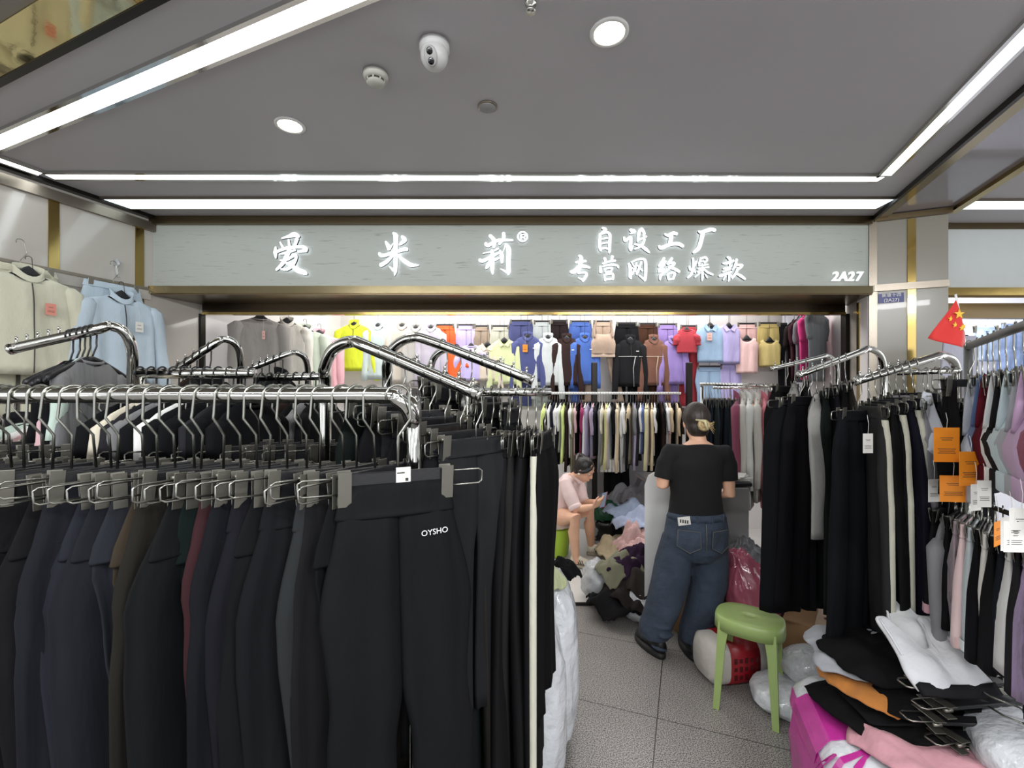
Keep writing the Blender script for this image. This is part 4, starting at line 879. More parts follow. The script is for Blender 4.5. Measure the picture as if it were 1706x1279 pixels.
def eyes(parent, o3, c, r_, f, u, s=1.0):
    for sg in (-1, 1):
        b = MB(); e = c+f*.078*s+r_*sg*.032*s+u*.004*s
        b.sphere(e, (.013*s, .012*s, .008*s), 12, 8, rot=Matrix((r_, f, u)).transposed()); b.sphere(e+f*.009*s-u*.002*s, .0055*s, 8, 6, mi=1)
        b.build('eye', [mat('eye_white', 'ddd6cf', .3, bump=.01), mat('iris_dark', '1c130e', .2, bump=.01)], parent, o3)
        b = MB(); b.tube([e+u*.016*s+f*.010*s-r_*sg*.013*s, e+u*.021*s+f*.010*s, e+u*.016*s+f*.002*s+r_*sg*.017*s], [.002*s, .003*s, .0015*s], 6); b.build('eyebrow', HAIRD, parent, o3)
HAIRD = mat('dark_hair', '191412', .4, bump=.5, bscale=90, stretch=(1, 1, .12))
HAIRB = mat('brown_hair', '2a211c', .4, bump=.5, bscale=90, stretch=(1, 1, .12))
HAIRL = mat('blonde_streaks', 'b39c6e', .45, bump=.6, bscale=60, var=.35, vscale=40)
DENIM = mat('denim', '333d4c', .9, bump=.6, bscale=15, var=.3, vscale=6)
STITCH = mat('stitch', '6d6a5c', .8, bump=.02)
BLACKTEE = mat('black_cotton', '08080a', .9, bump=.3, bscale=12)
def shoe(name, parent, o3, heel, dirv, L, m, sole, h=.09, w_=.048, lace=None, stripes=0, side=1, solem=None, sh=.028):
    heel = Vector(heel); d = Vector(dirv).normalized(); s_ = Vector((d.y, -d.x, 0))
    b = MB(); eloft(b, [(heel-d*.005+up*(sh+.035), s_*.026, up*.034), (heel+d*L*.08+up*(sh+h*.5), s_*w_*.72, up*h*.55), (heel+d*L*.22+up*(sh+h*.55), s_*w_*.78, up*h*.62), (heel+d*L*.4+up*(sh+h*.42), s_*w_*.82, up*h*.46), (heel+d*L*.62+up*(sh+h*.3), s_*w_*.95, up*h*.34), (heel+d*L*.85+up*(sh+h*.22), s_*w_*.86, up*h*.26), (heel+d*L*.97+up*(sh+.012), s_*w_*.5, up*.018)], 20)
    sho = b.build(name, m, parent, o3)
    b = MB(); out = []
    for k in range(24):
        a = 2*PI*k/24; x = math.cos(a); y = math.sin(a); out.append(heel+d*(L*.5+L*.53*x)+s_*(w_*(1.02+.1*x)*spow(y, .8)))
    b.loft([[q+up*.002 for q in out], [q+(q-heel-d*L*.5)*.03+up*.012 for q in out], [q+up*sh for q in out]]); b.build('sole', solem or sole, sho)
    sho.children[0].location = (0, 0, 0)
    for v in sho.children[0].data.vertices: v.co -= Vector(o3)
    if lace:
        b = MB()
        for i in range(5):
            q = heel+d*L*(.34+.075*i)+up*(sh+h*(.94-.15*i)); b.tube([q-s_*.03-up*.012, q+up*.004, q+s_*.03-up*.012], .0035, 6)
        l = b.build('laces', lace, sho)
        for v in l.data.vertices: v.co -= Vector(o3)
    if stripes:
        b = MB()
        for i in range(3):
            q = heel+d*L*(.33+.09*i); pp = [q+s_*side*(w_*.86)+up*(sh+.012), q-d*.02+s_*side*(w_*.72)+up*(sh+h*.62)]
            b.tube(pp, .0055, 6)
        l = b.build('stripes', INK, sho)
        for v in l.data.vertices: v.co -= Vector(o3)
    return sho
# ---- standing person, seen from behind
YP = 2.86
pw = thing('person', 'standing person seen from behind in black tee and blue jeans, hair in a clip', 'person', (1.05, YP, 0)); o3 = pw.location
X = lambda px: (px-853)/F*YP
Zp = lambda py: H-(py-655)/F*YP
hipC = Vector((X(1160), YP, .80)); neck = Vector((X(1163), YP+.0, Zp(738)))
hc = Vector((X(1164), YP+.04, Zp(704)))
Lh = Vector((.905, 2.83, 0)); Rh = Vector((1.125, 2.80, 0))
b = MB()
eloft(b, [((hipC.x, YP, .70), (.12, 0, 0), (0, .09, 0)), ((hipC.x, YP, .82), (.165, 0, 0), (0, .115, 0)), ((hipC.x, YP, .93), (.135, 0, 0), (0, .095, 0)), ((hipC.x-.005, YP, 1.08), (.135, 0, 0), (0, .09, 0)), ((hipC.x-.008, YP+.005, 1.22), (.165, 0, 0), (0, .10, 0)), ((neck.x, YP, 1.305), (.135, 0, 0), (0, .075, 0)), ((neck.x, YP, 1.35), (.06, 0, 0), (0, .055, 0))])
b.tube([(neck.x, YP+.0, 1.30), neck+up*.02, (hc.x, hc.y+.005, hc.z-.05)], [.06, .05, .05], 16)
hr, hf, hu = head(b, hc, (.12, .97, -.2), up)
for sg, kn, an in ((-1, (X(1118), YP+.02, .46), (Lh.x-.005, Lh.y+.06, .09)), (1, (X(1183), YP+.03, .46), (Rh.x, Rh.y+.06, .09))):
    b.tube([(hipC.x+sg*.085, YP, .80), (hipC.x+sg*.09, YP+.01, .66), kn, an], [.088, .08, .055, .036], 16)
Lsh = Vector((X(1113), YP, Zp(755))); Rsh = Vector((X(1210), YP, Zp(757)))
Lel = Vector((X(1101), YP-.02, Zp(806))); Rel = Vector((X(1214), YP-.01, Zp(822)))
Lwr = Vector((1.04, YP+.19, 1.055)); Rwr = Vector((1.265, YP+.2, .985))
b.tube([neck-up*.06, Lsh, Lsh.lerp(Lel, .5), Lel, Lel.lerp(Lwr, .4), Lwr], [.055, .05, .043, .036, .035, .026], 14)
b.tube([neck-up*.06, Rsh, Rsh.lerp(Rel, .5), Rel, Rel.lerp(Rwr, .4), Rwr], [.055, .05, .043, .036, .035, .026], 14)
hand(b, Lwr, (Vector((1.12, YP+.33, 1.06))-Lwr), (0, 0, -1), (1, 0, 0), .35)
hand(b, Rwr, (Vector((1.2, YP+.33, 1.0))-Rwr), (0, 0, -1), (-1, 0, 0), .35)
remesh(b.build('body', SKIN, pw, o3), .0055, 5)
b = MB()
b.sphere(Lsh-up*.006+Vector((.02, 0, 0)), .066, 16, 12); b.sphere(Rsh-up*.006-Vector((.02, 0, 0)), .066, 16, 12)
eloft(b, [((hipC.x-.003, YP, .895), (.172, 0, 0), (0, .118, 0)), ((hipC.x-.003, YP, .93), (.166, 0, 0), (0, .115, 0)), ((hipC.x-.004, YP, 1.02), (.155, 0, 0), (0, .108, 0)), ((hipC.x-.006, YP, 1.12), (.162, 0, 0), (0, .110, 0)), ((hipC.x-.008, YP+.003, 1.22), (.178, 0, 0), (0, .112, 0)), ((neck.x, YP, 1.29), (.165, 0, 0), (0, .085, 0)), ((neck.x, YP, 1.325), (.105, 0, 0), (0, .07, 0)), ((neck.x, YP, 1.338), (.072, 0, 0), (0, .064, 0))])
for A_s, E_s in ((Lsh, Lel), (Rsh, Rel)):
    d_ = (E_s-A_s).normalized(); b.tube([neck-up*.058+(A_s-neck)*.3, A_s-up*.004-(A_s-neck)*.06, A_s+d_*.06, A_s+d_*.16], [.066, .066, .060, .057], 16)
tee = remesh(b.build('tee_shirt', BLACKTEE, pw, o3), .007, 6)
b = MB()
hw = Vector((hipC.x, YP, 0))
eloft(b, [(hw+up*.915, (.165, 0, 0), (0, .118, 0)), (hw+up*.86, (.185, 0, 0), (0, .135, 0)), (hw+up*.76, (.2, 0, 0), (0, .148, 0)), (hw+up*.68, (.19, 0, 0), (0, .14, 0)), (hw+up*.62, (.12, 0, 0), (0, .11, 0))])
for sg, secs in ((-1, [(1133, .76, .098), (1124, .6, .112), (1118, .46, .115), (1106, .3, .108), (1095, .16, .1), (1094, .11, .095)]), (1, [(1186, .76, .098), (1184, .6, .112), (1184, .46, .110), (1172, .3, .102), (1160, .16, .092), (1159, .095, .088)])):
    dz = []
    for i, (px, z, r_) in enumerate(secs):
        yy = YP+.02-.0*i+(0.03 if z < .2 else 0)*(1 if sg < 0 else .3)
        dz.append(((X(px), yy, z), (r_, 0, 0), (0, r_*1.08, 0)))
    eloft(b, dz)
# horizontal creases around knees and ankles
rj = random.Random(5)
for sg, px0, px1 in ((-1, 1122, 1095), (1, 1184, 1160)):
    for i in range(9):
        u = i/8; z = .56-.46*u; x = X(px0+(px1-px0)*u); rr_ = .108-.012*u; ph = rj.uniform(-.5, .5); a0 = -PI/2+rj.uniform(-.9, .3)
        b.tube([(x+rr_*math.cos(a0+.22*k), YP+.03+rr_*1.06*math.sin(a0+.22*k), z+.012*k*ph) for k in range(6)], [.006, .011, .013, .013, .011, .006], 6)
jeans = remesh(b.build('jeans', DENIM, pw, o3), .008, 4)
b = MB(); eloft(b, [(hw+up*.91, (.171, 0, 0), (0, .124, 0)), (hw+up*.875, (.183, 0, 0), (0, .137, 0))]); b.build('waistband', DENIM, pw, o3)
for sx in (-1, 1):
    for k in (.045, .125):
        b = MB(); x = hw.x+sx*k; yy = YP-.128*math.sqrt(max(0, 1-(k/.18)**2))-.004; b.box((x, yy, .89), (.013, .008, .05), bev=.002); b.build('belt_loop', DENIM, pw, o3)
    b = MB(); cx = hw.x+sx*.095; pts = [(-.062, .055), (.062, .055), (.066, -.05), (0, -.085), (-.066, -.05)]
    def back_y(x, z): return YP-.148*math.sqrt(max(.02, 1-((x-hw.x)/.2)**2))-.006
    b.prism([(cx+p_[0], back_y(cx+p_[0], 0)-.004, .775+p_[1]) for p_ in pts], (0, .006, 0)); pk = b.build('back_pocket', DENIM, pw, o3)
    b = MB(); b.tube([(cx+p_[0]*.93, back_y(cx+p_[0]*.93, 0)-.005, .775+p_[1]*.93) for p_ in pts+pts[:1]], .0014, 5); l = b.build('stitching', STITCH, pk)
    for v in l.data.vertices: v.co -= o3
b = MB(); b.tube([(hw.x, YP-.147, .87), (hw.x, YP-.157, .78), (hw.x, YP-.148, .7)], .0022, 5); b.build('back_seam', STITCH, pw, o3)
cd = MB(); cd.box((X(1127), YP-.128, .885), (.075, .004, .05), Matrix.Rotation(-.12, 3, 'Y'), bev=.001)
for k in range(4): cd.box((X(1127)-.022+.014*k, YP-.131, .886-.002*k), (.008, .001, .02), mi=1)
o = cd.build('card', [PAPER, INK]); o.location = (0, 0, 0); tag(o, 'white patterned card sticking out of the back pocket of the blue jeans', 'card')
shoe('shoe', pw, o3, (Lh.x+.03, Lh.y, 0), (-.30, .95, 0), .27, mat('black_shoe', '121214', .5, bump=.15, bscale=60), mat('black_sole', '0b0b0c', .6, bump=.05), h=.085, w_=.052, sh=.035)
shoe('shoe', pw, o3, (Rh.x+.005, Rh.y, 0), (.08, 1, 0), .27, MATS['black_shoe'], MATS['black_sole'], h=.085, w_=.052, sh=.035)
b = MB(); M = Matrix((hr, hf, hu)).transposed()
b.sphere(hc+hu*.028-hf*.012, (.084, .098, .102), 26, 18, rot=M); b.sphere(hc-hu*.03-hf*.04, (.07, .056, .075), 20, 12, rot=M)
remesh(b.build('hair', HAIRB, pw, o3), .006, 5)
b = MB(); cb = hc-hf*.105-hu*.035+hr*.012
for k in range(9):
    a = k*.7; b.tube([cb+hr*.026*math.cos(a+q*.55)+hu*.026*math.sin(a+q*.55)-hf*(.012+.004*(q % 3)) for q in range(6)], [.008, .011, .012, .012, .011, .007], 7)
b.sphere(cb-hf*.002, (.03, .028, .03), 12, 8); b.build('hair_bun', HAIRL, pw, o3)
for k in range(7):
    b = MB(); a = -.9+k*.3; b.tube([cb+hr*.02+hu*.01, cb+hr*(.045+.004*k)+hu*(.03*math.sin(a)), cb+hr*(.06+.004*(k % 3))+hu*(.05*math.sin(a)-.012)], [.0025, .002, .001], 5); b.build('loose_strand', HAIRL, pw, o3)
b = MB(); b.tube([cb-hr*.04+hu*.035, cb-hf*.045+hu*.02, cb+hr*.012-hf*.04-hu*.03], [.006, .01, .006], 8); b.build('claw_clip', mat('clip_ivory', 'c8bd94', .35, bump=.02), pw, o3)
# ---- seated person
ps = thing('person', 'seated person in a pale pink shirt and white sneakers looking at a phone', 'person', (.46, 4.6, .018)); o3 = Vector(ps.location)
f = Vector((.86, -.51, 0)); r_ = Vector((-.51, -.86, 0))      # facing, and towards the person's right (the viewer)
hip = Vector((.455, 4.6, .40)); chest = Vector((.55, 4.53, .69)); shc = Vector((.585, 4.5, .80)); hc2 = Vector((.70, 4.43, .912))
tl = Vector((.3, -.18, .93)); 
b = MB()
def sec(c, a, d, tilt=0): return (c, r_*a, (f*math.cos(tilt)-up*math.sin(tilt))*d)
eloft(b, [sec(hip-up*.06, .15, .12, .2), sec(hip+up*.03, .16, .125, .35), sec(hip.lerp(chest, .5), .13, .10, .5), sec(chest, .15, .105, .55), sec(shc, .12, .075, .7), sec(shc+Vector((.03, -.018, .03)), .055, .05, .7)])
b.tube([shc, shc.lerp(hc2, .45), hc2-up*.02-f*.02], [.055, .047, .048], 14)
hf2 = (f*.86-up*.5).normalized()
hr2, hf2, hu2 = head(b, hc2, hf2, up, .98)
Rk = Vector((.585, 4.2, .5)); Rank = Vector((.60, 4.30, .115)); Lk = Vector((.765, 4.42, .5)); Lank = Vector((.80, 4.62, .12))
b.tube([hip+r_*.085-up*.0, (hip+r_*.085).lerp(Rk, .5)+up*.02, Rk, Rk.lerp(Rank, .35)-f*.02, Rank], [.088, .08, .058, .054, .036], 16)
b.tube([hip-r_*.085-up*.0, (hip-r_*.085).lerp(Lk, .5)+up*.02, Lk, Lk.lerp(Lank, .35)-f*.02, Lank], [.088, .08, .058, .054, .036], 16)
b.tube([Rank, Rank-up*.06+Vector((.03, -.015, 0))], [.036, .034], 12); b.tube([Lank, Lank-up*.06+Vector((.03, 0, 0))], [.036, .034], 12)
Rs = shc+r_*.15-up*.02; Ls = shc-r_*.15-up*.02; Re = Vector((.60, 4.26, .565)); Le = Vector((.70, 4.5, .57)); Rw = Vector((.745, 4.19, .61)); Lw = Vector((.79, 4.33, .62))
b.tube([shc, Rs, Rs.lerp(Re, .5), Re, Re.lerp(Rw, .4), Rw], [.05, .048, .043, .036, .035, .025], 14)
b.tube([shc, Ls, Ls.lerp(Le, .5), Le, Le.lerp(Lw, .4), Lw], [.05, .048, .043, .036, .035, .025], 14)
ph_c = Vector((.845, 4.2, .668))
hand(b, Rw, (Vector((.83, 4.19, .655))-Rw), (-.1, .75, .55), (0, .2, 1), .55, .165)
hand(b, Lw, (Vector((.85, 4.24, .64))-Lw), (-.1, -.5, .75), (.3, -.2, 1), .55, .165)
remesh(b.build('body', SKIN, ps, o3), .0055, 4)
eyes(ps, o3, hc2, hr2, hf2, hu2, .98)
SH = mat('pink_shirt', 'dcc3bf', .8, bump=.2, bscale=25, sheen=.2, var=.06, vscale=9)
b = MB()
eloft(b, [sec(hip-up*.06-f*.0, .19, .16, .1), sec(hip+up*.04, .19, .16, .35), sec(hip.lerp(chest, .5), .168, .135, .5), sec(chest, .175, .13, .55), sec(shc-up*.005, .14, .095, .7), sec(shc+Vector((.022, -.013, .02)), .078, .07, .7)])
for A_s, E_s in ((Rs, Re), (Ls, Le)):
    d_ = (E_s-A_s).normalized(); b.tube([shc.lerp(A_s, .4), A_s+up*.006, A_s+d_*.12, E_s-d_*.03], [.06, .066, .068, .06], 16)
for k in range(10):
    a = k*1.3; z = .46+.035*k; c_ = hip.lerp(shc, k/10)
    b.tube([c_+r_*(.172-.004*k)*math.cos(q*.25+a)+f*(.135)*math.sin(q*.25+a)+up*.02*q*(-1)**k for q in range(5)], [.005, .01, .011, .009, .004], 6)
remesh(b.build('shirt', SH, ps, o3), .007, 4)
for E_s, A_s in ((Re, Rs), (Le, Ls)):
    d_ = (E_s-A_s).normalized(); b = MB(); b.tube([E_s-d_*.045, E_s-d_*.03, E_s-d_*.005, E_s+d_*.002], [.06, .066, .064, .058], 18); b.build('rolled_cuff', SH, ps, o3)
b = MB(); nb = shc+Vector((.035, -.02, .035))
for sg in (-1, 1):
    b.prism([nb+r_*sg*.055-f*.03+up*.02, nb+r_*sg*.06+f*.02, nb+r_*sg*.02+f*.085-up*.05, nb+r_*sg*.05+f*.06-up*.06], (0, 0, .008))
b.build('collar', SH, ps, o3)
b = MB(); eloft(b, [sec(hip-up*.075, .185, .155, 0), sec(hip-up*.03, .185, .16, .1), sec(hip+up*.02, .17, .14, .2)])
for s_, kk in ((r_, Rk), (-r_, Lk)):
    h0 = hip+s_*.085; b.tube([h0, h0.lerp(kk, .4)], [.105, .1], 16)
remesh(b.build('shorts', cloth('b9a99c'), ps, o3), .008, 4)
SN = mat('white_sneaker', 'cfc6b2', .5, bump=.05); SO = mat('sneaker_sole', '9c927e', .6, bump=.04)
shoe('sneaker', ps, o3, (Rank.x-.03, Rank.y+.03, .018), (.82, -.5, 0), .26, SN, SO, h=.075, w_=.044, lace=WHITEWIRE, stripes=1, side=1)
shoe('sneaker', ps, o3, (Lank.x-.035, Lank.y+.0, .018), (.98, -.15, 0), .26, SN, SO, h=.075, w_=.044, lace=WHITEWIRE, stripes=1, side=1)
M = Matrix((hr2, hf2, hu2)).transposed(); b = MB()
b.sphere(hc2+hu2*.03-hf2*.018, (.083, .096, .098), 26, 18, rot=M); b.sphere(hc2-hu2*.02-hf2*.05, (.07, .05, .07), 18, 12, rot=M)
for k in range(8):
    a = k*.8; cb2 = hc2+hu2*.085-hf2*.085
    b.tube([cb2+hr2*.026*math.cos(a+q*.6)+hf2*.022*math.sin(a+q*.6)+hu2*(.006+.006*q) for q in range(5)], [.008, .013, .014, .012, .007], 7)
b.sphere(hc2+hu2*.08-hf2*.085, (.036, .034, .036), 14, 10, rot=M)
for sg in (-1, 1):
    b.tube([hc2+hu2*.085+hf2*.055, hc2+hu2*.06+hf2*.07+hr2*sg*.035, hc2+hu2*.02+hf2*.055+hr2*sg*.068, hc2-hu2*.02+hf2*.02+hr2*sg*.078], [.014, .013, .012, .009], 8)
b.tube([hc2+hu2*.04+hf2*.06+hr2*.05, hc2-hu2*.0+hf2*.03+hr2*.075, hc2-hu2*.03-hf2*.02+hr2*.078], [.018, .014, .01], 8)
remesh(b.build('hair', HAIRD, ps, o3), .0055, 4)
b = MB(); b.tube([hc2+hu2*.06-hf2*.085+(hr2*math.cos(a)+hu2*math.sin(a))*.034 for a in [2*PI*k/12 for k in range(13)]], .007, 7); b.build('hair_tie', BLACKWIRE, ps, o3)
b = MB(); b.sphere(hc2+hr2*.082*.98-hu2*.042, .012, 10, 8); b.build('earring', mat('pearl', 'e6dccb', .2, bump=.01), ps, o3)
ph = thing('phone', 'dark red phone held by the seated person', 'phone', ph_c, (R(58), R(-22), R(-58)))
b = MB(); b.box((0, 0, 0), (.075, .155, .009), bev=.003); b.build('case', mat('phone_case', '6d2530', .35, bump=.01), ph)
b = MB(); b.box((0, 0, .0052), (.068, .146, .001)); b.build('screen', mat('phone_screen', '20242c', .08, emit='8fa6c0', es=.25, bump=.01), ph)
b = MB(); b.lathe((0, 0, 0), [(.11, 0), (.13, .02), (.15, .24), (.155, .27), (.15, .285), (.02, .288)], 28)
o = b.build('low_stool', mat('lime_plastic', '9fbf3a', .4, bump=.02)); o.location = (.44, 4.62, .018); tag(o, 'low lime green stool under the seated person', 'stool')
# ================================================================ right side: sloping arms with trousers
r1, rp1 = arm_px('thin chrome arm sloping left, farthest of the right-hand arms', [(1394, 640), (1394, 612), (1389, 599), (1377, 592), (1362, 596), (1286, 614)], 3.0, 2.9, .0135, 4)
r2, rp2 = arm_px('chrome arm sloping left, middle of the right-hand arms', [(1472, 640), (1471, 606), (1463, 588), (1446, 581), (1428, 588), (1331, 625)], 2.5, 2.36, .0165, 4)
r3, rp3 = arm_px('chrome arm sloping left, nearest of the right-hand arms', [(1594, 640), (1593, 616), (1586, 599), (1568, 592), (1548, 598), (1426, 635)], 2.1, 1.96, .0175, 5)
WIDE = [pants_proto('wide_trousers', 'trousers', .27, .37, 1.13, .21+.02*k, .026, wb=.045, seed=60+k, hip=.22, fold=.012, nz=18, n=22, crotch=.34, gap=.004) for k in range(2)]
WS = pants_proto('striped_trousers', 'trousers', .26, .34, 1.06, .19, .022, wb=.05, seed=66, hip=.2, fold=.006, nz=16, n=18, stripe=True)
def hang_list(arm, r, items, lab, glab, hang='mid', drop=.15, sc=1.0):
    n = len(items)
    for i, (u, ang, hx, cn, pr, zs, desc) in enumerate(items):
        q = arm[-2].lerp(arm[-1], u)+Vector((0, 0, r+.002)); an = R(ang)
        dup(HG[hang], q, (0, 0, an), 'clip hanger on the %s, %s from its low end' % (lab, nth(i)), 'clip hangers on the '+glab)
        dup(pr, q-Vector((0, 0, drop)), (0, 0, an), desc or '%s trousers on the %s, %s from its low end' % (cn, lab, nth(i)), 'trousers on the '+glab, recol={'legs': cloth(hx), 'waistband': cloth(hx)}, scale=(sc, 1, zs))
W0, W1 = WIDE
hang_list(rp1, .0135, [(.7, 30, '1d1b1c', 'black', W0, .9, None), (.5, 55, '8b8984', 'light grey', W0, .5, None), (.25, 60, '17171a', 'black', W0, .9, None)], 'farthest right-hand arm', 'farthest arm')
hang_list(rp2, .0165, [(.985, 8, '17181d', 'black', W0, .95, 'wide black trousers with a button, frontmost on the middle right-hand arm'), (.84, 18, '121216', 'black', W1, .94, None), (.7, 55, '8e8d8a', 'light grey', W0, .62, None), (.58, 60, '1c2320', 'dark green', W0, .95, None), (.45, 64, '1a1a20', 'dark navy', W1, .97, None), (.32, 66, '161618', 'black', W0, .95, None), (.2, 62, '2a2521', 'dark brown', W1, .95, None)], 'middle right-hand arm', 'middle arm')
hang_list(rp3, .0175, [(.97, 24, '15171c', 'black', W1, .93, 'wide black trousers with a white tag, frontmost on the nearest right-hand arm'), (.8, 72, '3a3a3a', 'charcoal', WS, .97, 'charcoal trousers with a cream side stripe, right of the tagged black ones'), (.7, 74, '1a1a1c', 'black', W0, .95, None), (.6, 75, '17171b', 'black', WS, .95, 'black trousers with a cream side stripe, middle of the nearest right-hand arm'), (.51, 76, '1d1c2c', 'dark navy', W1, .95, None), (.41, 76, '1b1b1c', 'black', WS, .95, 'black trousers with a cream side stripe near the bend of the nearest right-hand arm'), (.31, 76, '77757a', 'grey', W0, .9, None), (.2, 76, '141416', 'black', W1, .92, None)], 'nearest right-hand arm', 'nearest arm')
tg = P(1446, 722, 1.74); o = hang_tag(None, tg, .042, .075, PAPER, rot=.1, string=.07); tag(o, 'white price tag hanging before the wide black trousers', 'price tag')
U0, U1 = P(1492, 621, 2.12), P(1600, 617, 1.98)
rail('chrome_rail', 'short chrome rail right of the pillar behind the sports bras', U0, U1, .013, CHROME, (.98,))
for i in range(7):
    u = .04+.9*i/6; an = R(70+(i % 3)*6)
    dup(HG['mid'], U0.lerp(U1, u)+up*.015, (0, 0, an), 'clip hanger on the short rail behind the sports bras, %s from the left' % nth(i), 'clip hangers on the short right rail')
    dup(W1 if i % 2 else W0, U0.lerp(U1, u)+up*(.015-.15), (0, 0, an), 'black trousers on the short rail behind the bras, %s from the left' % nth(i), 'trousers on the short right rail', recol={'legs': cloth('19191c'), 'waistband': cloth('19191c')}, scale=(1, 1, .9))
# ---------------- the rack of sports bras on the right edge
X0, X1 = Vector((1.70, 1.70, 1.825)), Vector((1.22, .98, 1.84))
rail('bra_rail', 'dull steel rail of sports bras at the right edge of the picture', X0, X1, .0135, mat('dull_steel', '8d8d8b', .4, .9, bump=.03), (.0,))
def bra(q, ang, hx, label, W=.27, L=.34, tags=(), col2=None, drop=.14, hang='mid', hlab=None):
    dup(HG[hang], q, (0, 0, R(ang)), 'clip hanger of the '+label, 'hangers of the sports bras', scale=.95)
    t = thing('sports_bra', label, 'sports bra', q-up*drop, (0, 0, R(ang)), 'sports bras on the right rail')
    bra_parts(t, hx, W, L, .085, .05, col2=col2)
    for i, (tx, ty, tY, tw, th_, tm) in enumerate(tags):      # where the tag is seen, brought into the bra's own frame
        lp = Matrix.Rotation(-R(ang), 3, 'Z') @ (P(tx, ty, tY)-t.location); hang_tag(t, lp, tw, th_, tm, rot=-R(ang)+.12*(i-.5), string=.05)
    return t
BR_ = [(.02, 12, '131316', 'large black sports bra with orange tags', ((1577, 712, 1.52, .082, .115, ORANGE), (1617, 752, 1.47, .078, .11, ORANGE))), (.13, 40, '9b9fa8', 'pale grey sports bra right of the large black one', ()), (.2, 46, '46587e', 'slate blue sports bra beside the burgundy one', ((1640, 800, 1.36, .04, .08, PAPER),)),
       (.27, 44, '6c1828', 'burgundy sports bra on the right rail', ()), (.34, 48, 'c4c6c6', 'white-edged light grey sports bra right of the burgundy one', ()), (.41, 48, '202023', 'black sports bra with grey straps on the right rail', ()),
       (.48, 48, 'a9b7bb', 'pale blue-grey sports bra on the right rail', ()), (.56, 50, '8e8f94', 'grey sports bra left of the lilac one on the right rail', ()), (.64, 46, 'a78aa6', 'lilac sports bra with a wide band on the right rail', ((1690, 868, 1.1, .05, .075, PAPER),)), (.73, 50, '73243f', 'plum sports bra near the right frame edge', ()), (.83, 52, '17171a', 'black sports bra at the right frame edge', ())]
for u, an, hx, lb, tg_ in BR_:
    bra(X0.lerp(X1, u)+up*.0155, an, hx, lb, tags=tg_, L=.42 if 'large' in lb else .34, W=.3 if 'large' in lb else .27)
for i, (px, hx, lb) in enumerate([(1545, 'b3b6bd', 'white and grey sports bra hanging left of the black one'), (1566, '3c3d42', 'charcoal sports bra hanging behind the cross-strap one')]):
    bra(P(px, 618, 1.9)+up*.01, 45+i*10, hx, lb, L=.3, drop=.1)
# ---------------- the lower rail of short garments
V0, V1 = Vector((1.69, 1.80, 1.275)), Vector((1.49, 1.25, 1.275))
rail('lower_rail', 'lower dark rail of skirts and shorts under the sports bras', V0, V1, .008, DARKMETAL, (.0,))
def skirt(q, ang, hx, label, W=.24, L=.38, flare=.36, pleats=0, name='skirt', cat='skirt', th=.03, stripe=None, hang='far', drop=.09):
    dup(HG[hang], q, (0, 0, R(ang)), 'clip hanger of the '+label.replace(' at the far end of the lower rail', ' on the lower rail'), 'hangers on the lower rail', scale=(.85, 1, .62))
    t = thing(name, label, cat, q-up*drop, (0, 0, R(ang)), 'short garments on the lower rail'); m = cloth(hx)
    L *= .73; rings = []; n = 48 if pleats else 28
    for i in range(10):
        u = i/9; w2 = (W+(flare-W)*u**.8)/2
        rr_ = ring_pts(0, 0, w2, th*(.35+.65*min(1, u*2.5)), -.04-(L-.04)*u, n, .006*u, 2, 1+len(label))
        if pleats:
            for k, qq in enumerate(rr_): qq.y += (.007 if k % 2 else -.007)*min(1, u*3)
        rings.append(rr_)
    b = MB(); b.loft(rings); b.build('body', m, t)
    b = MB(); band_mesh(b, W*.99, W*1.02, th*.36, th*.4, .002, -.045); b.build('waistband', m, t)
    if stripe:
        b = MB(); b.loft([ring_pts(0, 0, flare/2*1.01, th*1.06, -L+.035, n), ring_pts(0, 0, flare/2*1.02, th*1.08, -L+.002, n)], False, False); b.build('hem', cloth(stripe), t)
    return t
def short_top(q, ang, hx, label, sl=.42, L=.42, W=.34):
    dup(HG['slim'], q, (0, 0, R(ang)), 'hanger of the '+label, 'hangers on the lower rail')
    t = thing('cropped_top', label, 'top', q-up*.12, (0, 0, R(ang)), 'short garments on the lower rail'); top_parts(t, hx, W, L, sl, .04, 'crew', .03, seed=len(label), sr=.05)
vl = lambda u: V0.lerp(V1, u)+up*.0145
skirt(vl(.02), 34, '1a1a1d', 'black skirt with pink hem at the far end of the lower rail', stripe='b98f98', L=.5)
short_top(vl(.09), 36, '6f6f72', 'grey long-sleeved cropped top on the lower rail', .42, .44)
skirt(vl(.17), 36, '131316', 'black skirt next to the grey cropped top', L=.52)
skirt(vl(.24), 38, '8b7d84', 'mauve ribbed knit skirt on the lower rail', L=.5, pleats=1, flare=.28)
skirt(vl(.31), 38, 'd0b6b6', 'pale pink wrap skirt on the lower rail', L=.55, stripe='c4a5a2')
skirt(vl(.37), 40, 'a8b0b2', 'light blue-grey skirt beside the pink one', L=.54, stripe='c9cfd0')
skirt(vl(.44), 40, '141418', 'black shorts between light blue and white garments', L=.56)
skirt(vl(.5), 41, 'c5c2bb', 'off-white knit skirt with an orange strip beside it', L=.55, flare=.26)
skirt(vl(.56), 41, '18181b', 'black skirt right of the off-white knit one', L=.55)
skirt(vl(.63), 42, '20242e', 'dark navy shorts on the lower rail', L=.52)
skirt(vl(.69), 42, 'bfbfbd', 'white skirt near the right edge of the lower rail', L=.5)
skirt(vl(.75), 42, '2b2b2e', 'charcoal skirt with white hem before the lilac one', L=.55, stripe='b9b9b6')
skirt(vl(.82), 42, '9d86ae', 'lilac pleated skirt on the lower rail', L=.54, pleats=1)
skirt(vl(.9), 44, '1b2130', 'navy pleated skirt at the right frame edge', L=.6, pleats=1)
